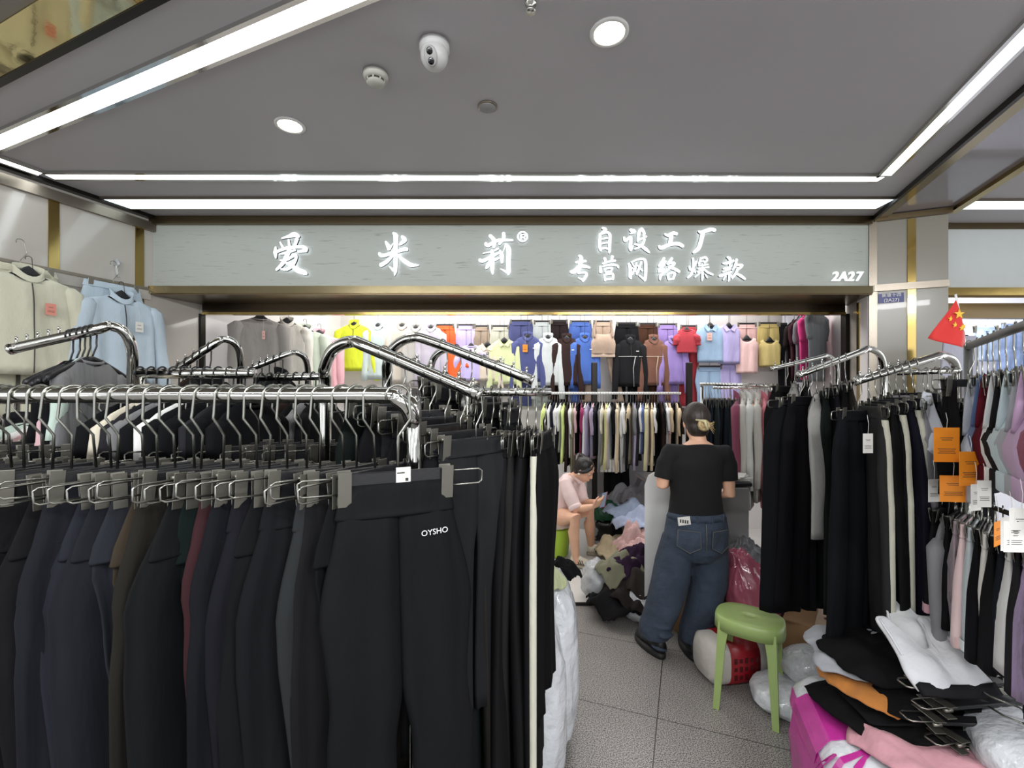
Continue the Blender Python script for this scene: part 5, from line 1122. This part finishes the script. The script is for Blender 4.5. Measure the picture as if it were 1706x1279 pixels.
for i, (px, py, Y, w_, h_, m, lb) in enumerate([(1556, 798, 1.7, .05, .085, PAPER, 'small white tag left of the big orange tag'), (1588, 792, 1.55, .085, .09, ORANGE, 'wide orange tag hanging under the black sports bra'), (1626, 806, 1.45, .045, .085, PAPER, 'grey-white tag with pink edge right of the wide orange tag'), (1662, 868, 1.3, .055, .07, ORANGE, 'tilted orange tag above the off-white skirt'), (1684, 862, 1.22, .05, .09, PAPER, 'cream tag before the tilted orange one'), (1702, 846, 1.1, .06, .09, PAPER, 'large cream tag at the right frame edge')]):
    o = hang_tag(None, P(px, py, Y), w_, h_, m, rot=(.15, -.1, .25, .5, -.1, 0)[i], string=.07); tag(o, lb, 'price tag', 'paper tags on the right racks')
# ---------------- flag and neighbour's goods
fl_ = thing('flag', 'drooping red flag with yellow stars beside the pillar', 'flag', P(1592, 500, 2.3))
def fp(u, v): return P(1592+u*(-37*(1-v)+31*v), 500+u*(62*(1-v)+75*v)+10*u*math.sin(v*PI), 2.3)-fl_.location+Vector((0, .035*math.sin(6*v+2*u)*u, 0))
b = MB(); n = 12; vs = [fp(i/n, j/n) for i in range(n+1) for j in range(n+1)]; b.add(vs, [(i*(n+1)+j, i*(n+1)+j+1, (i+1)*(n+1)+j+1, (i+1)*(n+1)+j) for i in range(n) for j in range(n)])
red = mat('flag_red', 'cf2b26', .7, bump=.05, sheen=.2); o = b.build('cloth', red, fl_); sm = o.modifiers.new('t', 'SOLIDIFY'); sm.thickness = .0015
for u, v, s_ in ((.3, .62, .045), (.42, .3, .026), (.54, .42, .026), (.6, .6, .026), (.56, .78, .026)):
    b = MB(); c_ = fp(u, v)-Vector((0, .006, 0)); pts = [c_+Vector((math.cos(PI/2+k*PI/5), 0, math.sin(PI/2+k*PI/5)))*(s_ if k % 2 == 0 else s_*.4)*.6 for k in range(10)]
    b.prism(pts, (0, .003, 0)); b.build('star', mat('flag_yellow', 'e6b93c', .6, bump=.01), fl_)
b = MB(); a_ = fp(0, 0); b.tube([a_+up*.03, fp(1, 1)-up*.05, Vector((X0.x, X0.y, X0.z))-fl_.location], .005, 8); b.build('stick', WHITEWIRE, fl_)
def denim_short(px, py, Y, pxw, L, hx, label, sp=.0):
    q = P(px, py, Y); W = pxw/F*Y; dup(HG['far'], q+up*.14, (0, 0, 0), 'clip hanger of the '+label, 'hangers in the neighbouring shop')
    t = thing('denim_shorts', label, 'shorts', q, (0, 0, 0), 'denim in the neighbouring shop'); m = mat('denim_'+hx, hx, .85, bump=.2, bscale=120, var=.3, vscale=9)
    b = MB(); pants_mesh(b, W, W*1.15, L, W*.58, .04, seed=int(px), crotch=L*.6, hip=L*.4, fold=.01, spread=sp); b.build('legs', m, t); b = MB(); band_mesh(b, W, W*1.03, .018, .02, .004, -.05); b.build('waistband', m, t)
denim_short(1642, 545, 5.1, 30, .38, '7f90ad', 'light blue denim shorts by the flag in the next shop')
denim_short(1690, 540, 5.1, 40, .62, '6d7fa3', 'blue patterned denim shorts at the right frame edge')
b = MB(); rings = [ring_pts(0, 0, .1+.05*i/8, .02+.02*i/8, -.5*i/8, 28, .008, 2, .5) for i in range(9)]; b.loft(rings); o = b.build('pale_skirt', cloth('aeaebb')); o.location = P(1600, 560, 2.9); tag(o, 'pale lilac-grey skirt hanging under the red flag', 'skirt')
b = MB(); b.tube([P(1600, 560, 2.9)+up*.0, P(1600, 560, 2.9)+up*.12], .003, 5); b.tube([P(1588, 559, 2.9), P(1612, 559, 2.9)], .006, 6); o = b.build('clip_hanger', BLACKPL); tag(o, 'hanger of the pale lilac-grey skirt under the flag', 'hanger')
b = MB(); b.box((4.7, 5.13, 2.532), (3.0, .02, .02)); o = b.build('hanging_rail', GREYTRIM); tag(o, 'thin rail holding denim shorts in the neighbouring shop', 'clothes rail')
# ================================================================ right-back rail, counter
K0, K1 = P(1166, 640, 3.75), P(1292, 642, 3.6)
rail('chrome_rail', 'chrome rail of dark trousers and pale jackets behind the standing person', K0, K1, .0125, CHROME, (.03, .97))
for i in range(9):
    u = .08+.34*i/8; q = K0.lerp(K1, u)+up*.0145; hx, cn = [('1c1d20', 'black'), ('232b3a', 'dark navy'), ('2b3330', 'dark green'), ('39424c', 'slate')][i % 4]; an = R(74+4*(i % 3))
    dup(HG['far'], q, (0, 0, an), 'clip hanger behind the standing person, %s from the left' % nth(i), 'clip hangers on the back right rail'); dup(PP[i % 3], q-up*.145, (0, 0, an), '%s trousers behind the standing person, %s from the left' % (cn, nth(i)), 'trousers on the back right rail', recol={'*': cloth(hx)}, scale=(1, 1, .95))
ORH = shirt_hanger('shirt_hanger', .1, .16, .0125, .002, hump=False, m=mat('orange_plastic', 'c9742a', .4, bump=.02), wire=WIRE)
for i in range(8):
    q = P(1196+10*i, 646, 3.95)+up*.012; dup(ORH, q, (0, 0, R(60)), 'empty orange hanger in a row above the pale jackets', 'empty orange hangers')
b = MB(); b.tube([P(1188, 646, 3.95), P(1285, 646, 3.95)], .011, 10); o = b.build('chrome_rail', CHROME); tag(o, 'rail carrying the empty orange hangers', 'clothes rail')
for i, (u, hx, lb, L, sl) in enumerate([(.5, '7d3b52', 'dark rose cardigan on the rail behind the counter', .72, .6), (.58, 'b9b5ad', 'grey-white jacket on the rail behind the counter', .8, .62), (.66, 'c9c9c4', 'white long jacket, nearest over the counter', .86, .62), (.76, 'bcb8b0', 'off-white knit jacket beside the coral one', .8, .6), (.86, 'b0606a', 'coral pink long jacket beside the black trousers', .86, .62), (.95, '6b2738', 'dark red long garment behind the coral jacket', 1.0, .6)]):
    q = K0.lerp(K1, u)+Vector((0, -.0, .0145)); an = R(62)
    dup(HG['wire'], q, (0, 0, an), 'hanger of the '+lb, 'hangers on the back right rail'); t = thing('jacket', lb, 'jacket', q-up*.115, (0, 0, an), 'jackets behind the counter'); top_parts(t, hx, .42, L, sl, .05, 'stand', .03, seed=80+i, sr=.055)
ct = thing('counter', 'white shop counter with a tall rounded side panel before the standing person', 'counter', (1.32, 3.45, .018)); o3 = ct.location
WL = mat('white_laminate', 'ececeb', .3, bump=.01, var=.02)
b = MB(); prof = [(0, 0), (.50, 0), (.50, 1.0), (.48, 1.05), (.44, 1.07), (.1, 1.07), (.04, 1.05), (0, .98)]
xl = P(1074, 0, 3.22).x
b.prism([(xl+a*.66, 3.22+.03*a, .02+z) for a, z in prof], (.004, .016, 0)); b.build('side_panel', WL, ct, o3)
b = MB(); b.box((1.52, 3.44, .5), (.32, .42, .96), bev=.006); b.build('cabinet', mat('grey_laminate', '8d8c8b', .4, bump=.01), ct, o3)
b = MB(); b.box((1.35, 3.46, 1.0), (.72, .45, .03), bev=.008); b.build('worktop', mat('black_top', '232326', .3, bump=.01), ct, o3)
b = MB()
for i in range(6): b.box((1.62+.01*(i % 3), 3.36+.012*(i % 2), 1.02+.006*i), (.2, .15, .005), Matrix.Rotation(.2*i, 3, 'Z'))
o = b.build('paper_pad', PAPER); tag(o, 'pad of papers lying on the black counter top', 'papers')
# ================================================================ the floor: stool, bags, heaps
def stool():
    t = thing('plastic_stool', 'green plastic stool standing alone on the granite floor', 'stool', (1.26, 2.42, 0), (0, 0, R(-36))); m = mat('green_plastic', '93a866', .38, bump=.02, var=.04)
    b = MB(); sx, sy = .165, .135; n = 40
    def rg(k, z, e=.72): return [Vector((sx*k*spow(math.cos(2*PI*i/n), e), sy*k*spow(math.sin(2*PI*i/n), e), z)) for i in range(n)]
    def hole(z, k=1): return [Vector((.024*k*math.cos(2*PI*i/n), .012*k*math.sin(2*PI*i/n), z)) for i in range(n)]
    b.loft([hole(.452), hole(.4705), hole(.4715, 1.12), rg(.35, .472, .85), rg(.7, .473, .78), rg(.93, .474), rg(.985, .468), rg(1.0, .452), rg(1.01, .405), rg(.985, .405), rg(.96, .45), hole(.452, 1.4)], False, False); b.build('seat', m, t)
    for ax in (-1, 1):
        for ay in (-1, 1):
            b = MB(); top = Vector((ax*.118, ay*.092, .445)); ft = Vector((ax*.135, ay*.128, .0))
            secs = []
            for i in range(9):
                u = i/8; c_ = top.lerp(ft, u); w_ = .034-.012*u+.03*max(0, .25-u)
                px_ = Vector((-ax*w_, 0, 0)); py_ = Vector((0, -ay*w_, 0)); o_ = c_+Vector((ax*.016, ay*.016, 0)); tk = .012
                secs.append([o_, o_+px_*1.35, o_+px_*1.35+Vector((0, -ay*tk, 0)), o_+Vector((-ax*tk, -ay*tk, 0)), o_+py_*1.35+Vector((-ax*tk, 0, 0)), o_+py_*1.35])
            b.loft(secs, smooth=False); b.build('leg', m, t)
stool()
def blob(name, label, cat, c, size, m, seed, amp=.12, freq=3.5, ridge=.5, flat=.0, neck=0, rot=0, group=None, kind=None, n=56, pinch=None):
    c = Vector(c); b = MB(); nu, nv = n, n//2; vs = []; off = Vector((seed*7.3, seed*3.1, seed*1.7)); M = Matrix.Rotation(R(rot), 3, 'Z')
    for j in range(nv+1):
        a = PI*j/nv
        for k in range(nu):
            bb = 2*PI*k/nu; d = Vector((spow(math.sin(a)*math.cos(bb), .8), spow(math.sin(a)*math.sin(bb), .8), spow(math.cos(a), .8)))
            d0 = Vector((math.sin(a)*math.cos(bb), math.sin(a)*math.sin(bb), math.cos(a)))
            s_ = 1+amp*noise.noise(d0*freq*.5+off)+amp*ridge*(1-2*abs(noise.noise(d0*freq+off*2)))*.8+amp*.3*noise.noise(d0*freq*3+off)
            q = M @ Vector((d.x*size[0]/2*s_, d.y*size[1]/2*s_, d.z*size[2]/2*s_))
            if neck and d.z > .55: kk = 1-neck*sstep((d.z-.55)/.35); q.x *= kk; q.y *= kk; q.z += neck*.12*size[2]*sstep((d.z-.75)/.25)
            q.z = max(q.z, -size[2]/2*.86)
            vs.append(c+q)
    fs = [(j*nu+k, (j+1)*nu+k, (j+1)*nu+(k+1) % nu, j*nu+(k+1) % nu) for j in range(nv) for k in range(nu)]
    b.add(vs, fs); o = b.build(name, m, None, c); o.location = c; tag(o, label, cat, group, kind); return o
def rag(name, label, cat, c, size, hx, seed, folds=5, h=.12, rot=0, group=None, hang=0, m=None):
    """a dropped garment: a crumpled sheet of cloth, domed in the middle, folded and falling at its edges"""
    c = Vector(c); nx, ny = 44, 32; vs = []; off = Vector((seed*5.1, seed*2.3, 0)); rn = random.Random(seed); fa = rn.uniform(-.6, .6); M = Matrix.Rotation(R(rot), 3, 'Z')
    for i in range(nx+1):
        for j in range(ny+1):
            x0_ = -1+2*i/nx; y0_ = -1+2*j/ny; x = x0_*math.sqrt(1-.36*y0_*y0_); y = y0_*math.sqrt(1-.36*x0_*x0_); rr_ = math.sqrt(x*x+y*y*.9); edge = 1+.22*noise.noise(Vector((x*1.7, y*1.7, 0))+off)
            dome = max(0, 1-(rr_/1.25)**2.2)
            fo = math.sin((x*math.cos(fa)+y*math.sin(fa))*folds+2.2*noise.noise(Vector((x*1.3, y*1.3, 1))+off))*.5+.5
            z = h*dome*(.75+.45*fo)+.25*h*noise.noise(Vector((x*3, y*3, 2))+off)+.1*h*noise.noise(Vector((x*8, y*8, 3))+off)-hang*max(0, rr_-.75)**1.5
            q = M @ Vector((x*size[0]/2*edge, y*size[1]/2*edge, 0)); q.z = z if hang else max(.004, z); vs.append(c+q)
    b = MB(); b.add(vs, [(i*(ny+1)+j, (i+1)*(ny+1)+j, (i+1)*(ny+1)+j+1, i*(ny+1)+j+1) for i in range(nx) for j in range(ny)])
    o = b.build(name, m or cloth(hx), None, c); o.location = c; s_ = o.modifiers.new('t', 'SOLIDIFY'); s_.thickness = .005; s_.offset = 1; tag(o, label, cat, group); return o
def at(px, py, z=0):                      # point at height z seen at that spot
    Y = (H-z)*F/(py-655); return Vector(((px-853)/F*Y, Y, z))
# dark heap before the step, white bag under it
q = at(1085, 1052)
blob('plastic_bag', 'white knotted plastic bag behind the feet of the standing person', 'bag', q+Vector((.04, .22, .12)), (.42, .36, .27), PLASTIC, 3, .14, 4)
for i, (px, py, z, sx, sy, h, hx, rot, lb) in enumerate([(1030, 1030, .0, .5, .5, .2, '1b1a1d', 20, 'black garment at the bottom of the dark heap'), (1040, 1020, .1, .46, .5, .2, '3a3130', -30, 'dark brown garment spilling down the dark heap'), (1058, 1000, .2, .42, .44, .18, '46403c', 40, 'brown-grey garment in the middle of the dark heap'), (1035, 978, .25, .4, .34, .17, '6b6a55', 10, 'olive grey garment on the left of the dark heap'), (1055, 965, .3, .46, .26, .16, '3b2540', 30, 'dark purple garment across the top of the dark heap'), (1075, 985, .28, .3, .3, .16, '121214', 0, 'black garment on the right of the dark heap'), (1030, 1000, .2, .2, .3, .14, '1e1d24', 60, 'small navy garment hanging on the left of the dark heap')]):
    Y = 3.42; p = P(px, py, Y); rag('dropped_garment', lb, 'garment', (p.x+.03, Y+.02*i, max(0.02, z-.02)), (sx, sy), hx, 20+i, 6, h, rot, 'garments in the dark heap', hang=.12 if z > .05 else 0)
p = P(1006, 985, 3.5); blob('plastic_bag', 'thin white plastic bag left of the dark heap', 'bag', (p.x-.02, 3.62, .16), (.24, .3, .3), CLEAR, 8, .2, 5)
# light heap farther back
for i, (px, Y, z, sx, sy, h, hx, rot, lb) in enumerate([(1050, 4.45, .02, .7, .6, .25, 'a99a7d', 10, 'beige garment at the foot of the light heap'), (1060, 4.3, .05, .3, .4, .32, 'cfa9a6', 80, 'pale pink garment in folds on the light heap'), (1062, 4.55, .28, .5, .42, .2, 'a9b4cf', -20, 'pale blue garment on the light heap'), (1045, 4.75, .36, .5, .4, .18, '8f9db4', 30, 'grey-blue garment high on the light heap'), (1030, 5.0, .34, .7, .4, .25, '85858a', 0, 'grey garments wrapped in clear film behind the light heap'), (1065, 4.95, .42, .6, .4, .26, '6e6c70', 45, 'dark grey folded garment behind the light heap')]):
    p = P(px, 700, Y); rag('dropped_garment', lb, 'garment', (p.x, Y, z), (sx, sy), hx, 40+i, 5, h, rot, 'garments in the light heap', hang=.1 if z > .1 else 0)
p = P(1012, 860, 4.75); blob('plastic_bag', 'dark green plastic bag behind the seated person', 'bag', (p.x, 4.85, .40), (.3, .25, .2), mat('green_film', '1f5a3f', .3, bump=.4, bscale=14), 11, .18, 5)
p = P(1020, 880, 4.75); blob('plastic_bag', 'black plastic bag under the dark green one', 'bag', (p.x, 4.95, .17), (.4, .3, .36), mat('black_film', '151517', .3, bump=.4, bscale=14), 12, .14, 5)
p = P(997, 890, 4.9); blob('plastic_bag', 'clear plastic bag between the seated person and the beige clothes', 'bag', (p.x, 4.95, .2), (.24, .24, .4), CLEAR, 13, .16, 5, neck=.5)
# boards and dark garments low on the back wall
for px, wd, z1, hx, lb in ((1000, .3, 1.15, '6f6c6b', 'grey board leaning low on the back wall, behind the seated person'), (1062, .36, 1.25, '77757a', 'wide grey board on the back wall beside the dark long garments')):
    b = MB(); p = P(px, 0, 5.4); b.box((p.x, 5.44, z1/2+.02), (wd, .03, z1), bev=.004); o = b.build('board', mat('board_'+hx, hx, .5, bump=.02)); tag(o, lb, 'board')
for i, px in enumerate((1022, 1034, 1092, 1106)):
    p = P(px, 0, 5.1); t = thing('long_trousers', ['black', 'blackish', 'dark grey', 'dark mauve'][i]+' trousers hanging low below the white rail, %s from the left' % nth(i), 'trousers', (p.x, 5.1, 1.05), (0, 0, R(30)), 'trousers hanging below the white rail')
    m = cloth(('151517', '1a1a1d', '2b2a2c', '4c4148')[i]); b = MB(); pants_mesh(b, .22, .26, .8, .11, .03, seed=90+i); b.build('legs', m, t); b = MB(); band_mesh(b, .22, .23, .014, .016, .003, -.05); b.build('waistband', m, t)
for i in range(5):
    p = P(1003+6.5*i, 770, 4.75); o = hang_tag(None, (p.x, 4.75, .96), .035, .13, PAPER, string=.08, txt=False); o.name = 'paper_tag'; tag(o, 'white paper tag in a cluster below the white rail', 'price tag', 'cluster of white tags below the white rail')
# cardboard boxes, pink film bag, parcels round the stool
def carton(c, size, rot, label, lid=True):
    t = thing('cardboard_box', label, 'box', (c[0], c[1], c[2]), (0, 0, R(rot))); x, y, z = size
    b = MB(); b.box((0, 0, z/2), size, bev=.004); b.build('body', CARD, t)
    b = MB(); b.box((0, 0, z+.001), (.05, y*1.0, .003)); b.box((0, -y/2-.001, z*.82), (.05, .003, z*.36)); b.build('tape', mat('packing_tape', '8d7450', .25, bump=.02), t)
    return t
carton((1.28, 3.2, 0), (.3, .28, .36), 15, 'brown cardboard box seen between the legs of the standing person')
carton((1.78, 2.62, 0), (.36, .3, .36), -38, 'brown cardboard box under the hanging black trousers behind the stool')
PINKF = mat('pink_film', 'b05c70', .18, coat=.4, trans=.15, bump=.5, bscale=12, var=.2, vscale=5)
b_ = blob('plastic_bag', 'tall shiny pink plastic bag leaning behind the green stool', 'bag', (1.52, 2.86, .3), (.3, .26, .66), PINKF, 15, .22, 4, neck=.35)
b_.rotation_euler = (R(-6), R(-14), 0)
blob('plastic_bag', 'clear and grey bag of fur trims behind the pink bag', 'bag', (1.63, 3.22, .3), (.3, .3, .6), mat('grey_film', '77777a', .3, trans=.25, bump=.5, bscale=18), 16, .22, 5)
rag('dropped_garment', 'dark maroon garment beside the pink bag', 'garment', (1.72, 2.85, .12), (.34, .4), '3f1b25', 71, 6, .28, 20, hang=.15)
rag('dropped_garment', 'dusty rose garment under the black trousers', 'garment', (1.95, 2.6, .2), (.4, .4), '6a4450', 72, 6, .2, 60, hang=.15)
# red and white parcel
pr = thing('parcel', 'white and red wrapped parcel with a printed band beside the stool', 'parcel', (1.28, 2.66, 0), (0, 0, R(10)))
b = MB(); eloft(b, [((-.19, 0, .13), (0, .09, 0), (0, 0, .09)), ((-.16, 0, .13), (0, .125, 0), (0, 0, .122)), ((.16, 0, .13), (0, .125, 0), (0, 0, .122)), ((.19, 0, .13), (0, .09, 0), (0, 0, .09))], 28, e=.6); b.build('wrap', mat('white_wrap', 'c2bdb6', .35, bump=.3, bscale=14), pr)
b = MB(); eloft(b, [((-.09, 0, .13), (0, .128, 0), (0, 0, .126)), ((.09, 0, .13), (0, .128, 0), (0, 0, .126))], 28, e=.6); b.build('red_band', mat('red_print', '8f1520', .4, bump=.1, bscale=30), pr)
b = MB()
for i in range(5):
    for j in range(3): b.box((-.065+.033*i, -.1285, .075+.045*j), (.018, .003, .02 if (i+j) % 2 else .028))
b.build('print', mat('dark_print', '4c0c12', .5, bump=.02), pr)
blob('parcel', 'flat white plastic parcel on the floor behind the stool leg', 'parcel', (1.52, 2.36, .075), (.5, .34, .17), PLASTIC, 17, .06, 3, rot=-15)
blob('parcel', 'shiny bubble-wrapped roll on the flat white parcel', 'parcel', (1.63, 2.36, .22), (.42, .24, .2), mat('bubble_wrap', 'a9acae', .15, coat=.4, bump=.7, bscale=60, var=.1, vscale=20), 18, .05, 3, rot=-22)
blob('parcel', 'flat silvery parcel leaning by the cardboard box', 'parcel', (1.8, 2.3, .28), (.4, .3, .1), mat('silver_film', 'a2a8ab', .22, coat=.3, bump=.3, bscale=12), 19, .06, 3, rot=-10)
# pink and white bale with the heap of clothes on hangers
bl = thing('bale', 'big bale wrapped in white film and magenta tape at the lower right', 'bale', (1.43, 1.62, 0), (0, 0, R(-19)))
b = MB(); eloft(b, [((0, 0, .0), (.31, 0, 0), (0, .33, 0)), ((0, 0, .05), (.33, 0, 0), (0, .35, 0)), ((.005, 0, .25), (.345, 0, 0), (0, .36, 0)), ((0, 0, .38), (.33, 0, 0), (0, .35, 0)), ((0, 0, .43), (.29, 0, 0), (0, .31, 0)), ((0, 0, .44), (.1, 0, 0), (0, .1, 0))], 48, e=.35); bo = b.build('wrapped_body', mat('bale_film', 'cdd0d4', .2, coat=.3, bump=.6, bscale=9), bl)
MAG = mat('magenta_tape', 'b8328f', .3, coat=.2, bump=.15, bscale=30, var=.12, vscale=8)
def bsurf(a, z, k=1.0):
    """point of the wrapped bale at angle a (degrees) and height z; above the rim z is replaced by the share k of the radius"""
    zs = [(0, .31, .33), (.05, .33, .35), (.25, .345, .36), (.38, .33, .35), (.43, .29, .31)]
    for (z0, x0, y0), (z1, x1, y1) in zip(zs, zs[1:]):
        if z <= z1:
            t_ = max(0, (z-z0)/(z1-z0)); break
    else: t_ = 1
    x, y = (x0+(x1-x0)*t_)*k, (y0+(y1-y0)*t_)*k; a = R(a); zz = z+(.012*(1-k))
    return Vector((x*spow(math.cos(a), .35), y*spow(math.sin(a), .35), zz))
def tape(path, da, dz, dk=0):
    b = MB(); L_, R_ = [], []
    pts, _ = spline([Vector(p) for p in path], [0]*len(path), 6)
    for p in pts:
        for q, s_ in ((L_, 1), (R_, -1)):
            w_ = bsurf(p.x+s_*da, min(.43, p.y+s_*dz), min(1, p.z+s_*dk)); n_ = Vector((w_.x, w_.y, 0)).normalized()*(.006 if p.y < .43 else .001)+up*(.005 if p.y > .36 else 0); q.append(w_+n_)
    b.loft([[l, r2, r2-up*.001-(r2*.004), l-up*.001-(l*.004)] for l, r2 in zip(L_, R_)], smooth=False); b.build('tape', MAG, bl)
tape([(205, .02, 1), (203, .15, 1), (201, .3, 1), (200, .43, 1), (199, .43, .7), (190, .43, .4)], 3.5, 0)
tape([(150, .04, 1), (165, .18, 1), (180, .3, 1), (192, .42, 1)], 2, .035)
tape([(172, .02, 1), (176, .2, 1), (178, .36, 1), (179, .43, 1), (179, .43, .6), (179, .43, .3)], 5, 0)
tape([(225, .36, 1), (200, .35, 1), (175, .36, 1), (150, .35, 1)], 0, .03)
tape([(228, .2, 1), (240, .3, 1), (250, .42, 1), (250, .43, .7), (245, .43, .4)], 5, 0)
tape([(230, .1, 1), (210, .08, 1), (185, .12, 1)], 0, .025)
tape([(218, .43, .95), (210, .43, .8), (200, .43, .6), (170, .43, .55)], 0, 0, .09)
hp = (1.5, 1.7)
for i, (dx, dy, z, sx, sy, h, hx, rot, lb) in enumerate([(-.12, -.22, .45, .34, .5, .05, 'c08c95', 30, 'pink garment lying on the bale under the black clothes'), (.1, -.3, .45, .4, .3, .06, 'b98a92', -20, 'second pink garment at the front of the bale'), (-.02, .0, .46, .62, .5, .07, '141416', 10, 'black garment at the bottom of the pile on the bale'), (.03, .02, .51, .6, .46, .07, '19191b', -12, 'black shorts second from the bottom of the pile on the bale'), (-.12, .03, .555, .36, .34, .05, 'a86a2a', 25, 'mustard garment peeking from the pile on the bale'), (.06, .04, .56, .6, .46, .07, '121214', 8, 'black garment in the middle of the pile on the bale'), (-.05, .1, .6, .5, .4, .06, '8d8f94', -25, 'grey and white edged garment in the pile on the bale'), (.04, .08, .62, .62, .42, .08, '131315', 4, 'topmost black garment on the pile, under the white bras'), (.3, .12, .58, .34, .4, .08, '17171a', 40, 'black garment on the right of the pile')]):
    rag('folded_garment', lb, 'garment', (hp[0]+dx, hp[1]+dy, z), (sx, sy), hx, 100+i, 4, h, rot, 'pile of garments on the bale', hang=.12)
for i, (dx, dy, z, rot) in enumerate([(.06, -.17, .66, 4), (.09, -.19, .61, 6), (.03, -.21, .56, -3), (.12, -.2, .52, 12), (.0, -.26, .485, -35)]):
    hh = dup(HG['mid'], (hp[0]+dx-.02, hp[1]+dy-.215, z+.015), (R(92), 0, R(rot)), 'black clip hanger lying in the pile on the bale, %s from the top' % nth(i), 'hangers lying in the pile on the bale', scale=1.3)
def flat_bra(label, c, rot, W, hx, tilt, band):
    t = thing('sports_bra', label, 'sports bra', c, (R(tilt[0]), R(tilt[1]), R(rot)), 'white sports bras on the pile')
    out = [(-.48, -.34), (-.2, -.4), (0, -.42), (.2, -.4), (.48, -.34), (.5, -.15), (.43, .08), (.39, .3), (.37, .5), (.24, .52), (.19, .34), (.1, .16), (0, .12), (-.1, .16), (-.19, .34), (-.24, .52), (-.37, .5), (-.39, .3), (-.43, .08), (-.5, -.15)]
    pts, _ = spline([Vector((x, y, 0)) for x, y in out+out[:1]], [0]*(len(out)+1), 4); pts = pts[:-1]
    def rg(k, z, bump=0):
        o_ = []
        for q in pts:
            x, y = q.x*k, -.12+(q.y+.12)*k
            o_.append(Vector((x*W, y*W, z*W+bump*W*math.exp(-((abs(x)-.24)**2+(y+.12)**2)/.03)+.006*noise.noise(Vector((x*6, y*6, W*9))))))
        return o_
    b = MB(); b.loft([rg(1, -.02), rg(1.01, .0), rg(.985, .028, .02), rg(.9, .04, .07), rg(.7, .045, .12), rg(.45, .045, .13), rg(.2, .05, .1), rg(.02, .05, .08)]); b.build('cups', cloth(hx), t)
    b = MB(); rr_ = []
    for i in range(15):
        u = -1+i/7; x = .49*u; y0 = -.40-.03*(1-u*u)
        rr_.append([Vector((x*W, (y0+.0)*W, -.015*W)), Vector((x*W, y0*W, .045*W)), Vector((x*W, (y0+.115)*W, .075*W)), Vector((x*W, (y0+.115)*W, .0))])
    b.loft(rr_); b.build('underband', cloth(band), t)
    for s_ in (-1, 1):
        b = MB(); b.tube([(s_*.36*W, .48*W, .035*W), (s_*.4*W, .2*W, .05*W), (s_*.43*W, .02*W, .05*W)], .004, 6, sub=3); b.build('edging', cloth(hx), t)
flat_bra('white sports bra with a dark band, topmost on the black pile', (1.45, 1.57, .735), 6, .285, 'cbccd0', (34, 4), '2b2b2e')
flat_bra('white sports bra lying behind the front one on the black pile', (1.57, 1.72, .775), -20, .28, 'd2d4d6', (34, -6), 'd2d4d6')
# bags in the lower right corner
for i in range(5):
    blob('plastic_bag', 'flat white plastic bag in the corner stack, %s from the top' % nth(4-i), 'bag', (1.66+.012*i, 1.4, .08+.115*i), (.52, .46, .16), PLASTIC, 30+i, .05, 3, rot=10*i, group='stack of white bags in the corner', n=44)
blob('plastic_bag', 'bright green plastic bag behind the white corner stack', 'bag', (1.92, 1.84, .4), (.3, .26, .3), mat('bright_green_film', '5c8f1f', .25, coat=.3, bump=.4, bscale=14), 37, .1, 4)
blob('plastic_bag', 'grey bag supporting the bright green one', 'bag', (1.92, 1.84, .13), (.4, .34, .28), PLASTIC, 38, .1, 4)
b = MB(); c_ = Vector((1.58, 1.33, .66)); b.tube([c_+Vector((0, 0, .12)), c_+Vector((.01, -.02, .05)), c_+Vector((-.005, -.03, -.01)), c_+Vector((.03, -.06, -.04))], .006, 8, sub=4, flat=.4); o = b.build('black_strap', BLACKPL); tag(o, 'black strap hanging over the white corner bags', 'strap')
# wrapped bales left of the aisle
blob('plastic_sack', 'tall white sack standing right of the hanging trousers', 'sack', (.205, 2.22, .385), (.22, .42, .80), PLASTIC, 41, .09, 4.2)
blob('plastic_sack', 'tall white sack in front of the other, behind the striped trousers', 'sack', (.09, 1.9, .36), (.26, .34, .74), PLASTIC, 42, .09, 4.2)
rag('dropped_garment', 'pale green garment on top of the tall white sack', 'garment', (.16, 2.16, .755), (.17, .26), 'aab089', 73, 4, .06, 10, hang=.08)
rag('dropped_garment', 'black garment edge over the pale green one on the sack', 'garment', (.27, 2.28, .76), (.08, .2), '17171a', 74, 3, .05, 30, hang=.12)
for t in PROTOS:
    for c in list(t.children): bpy.data.objects.remove(c)
    bpy.data.objects.remove(t)
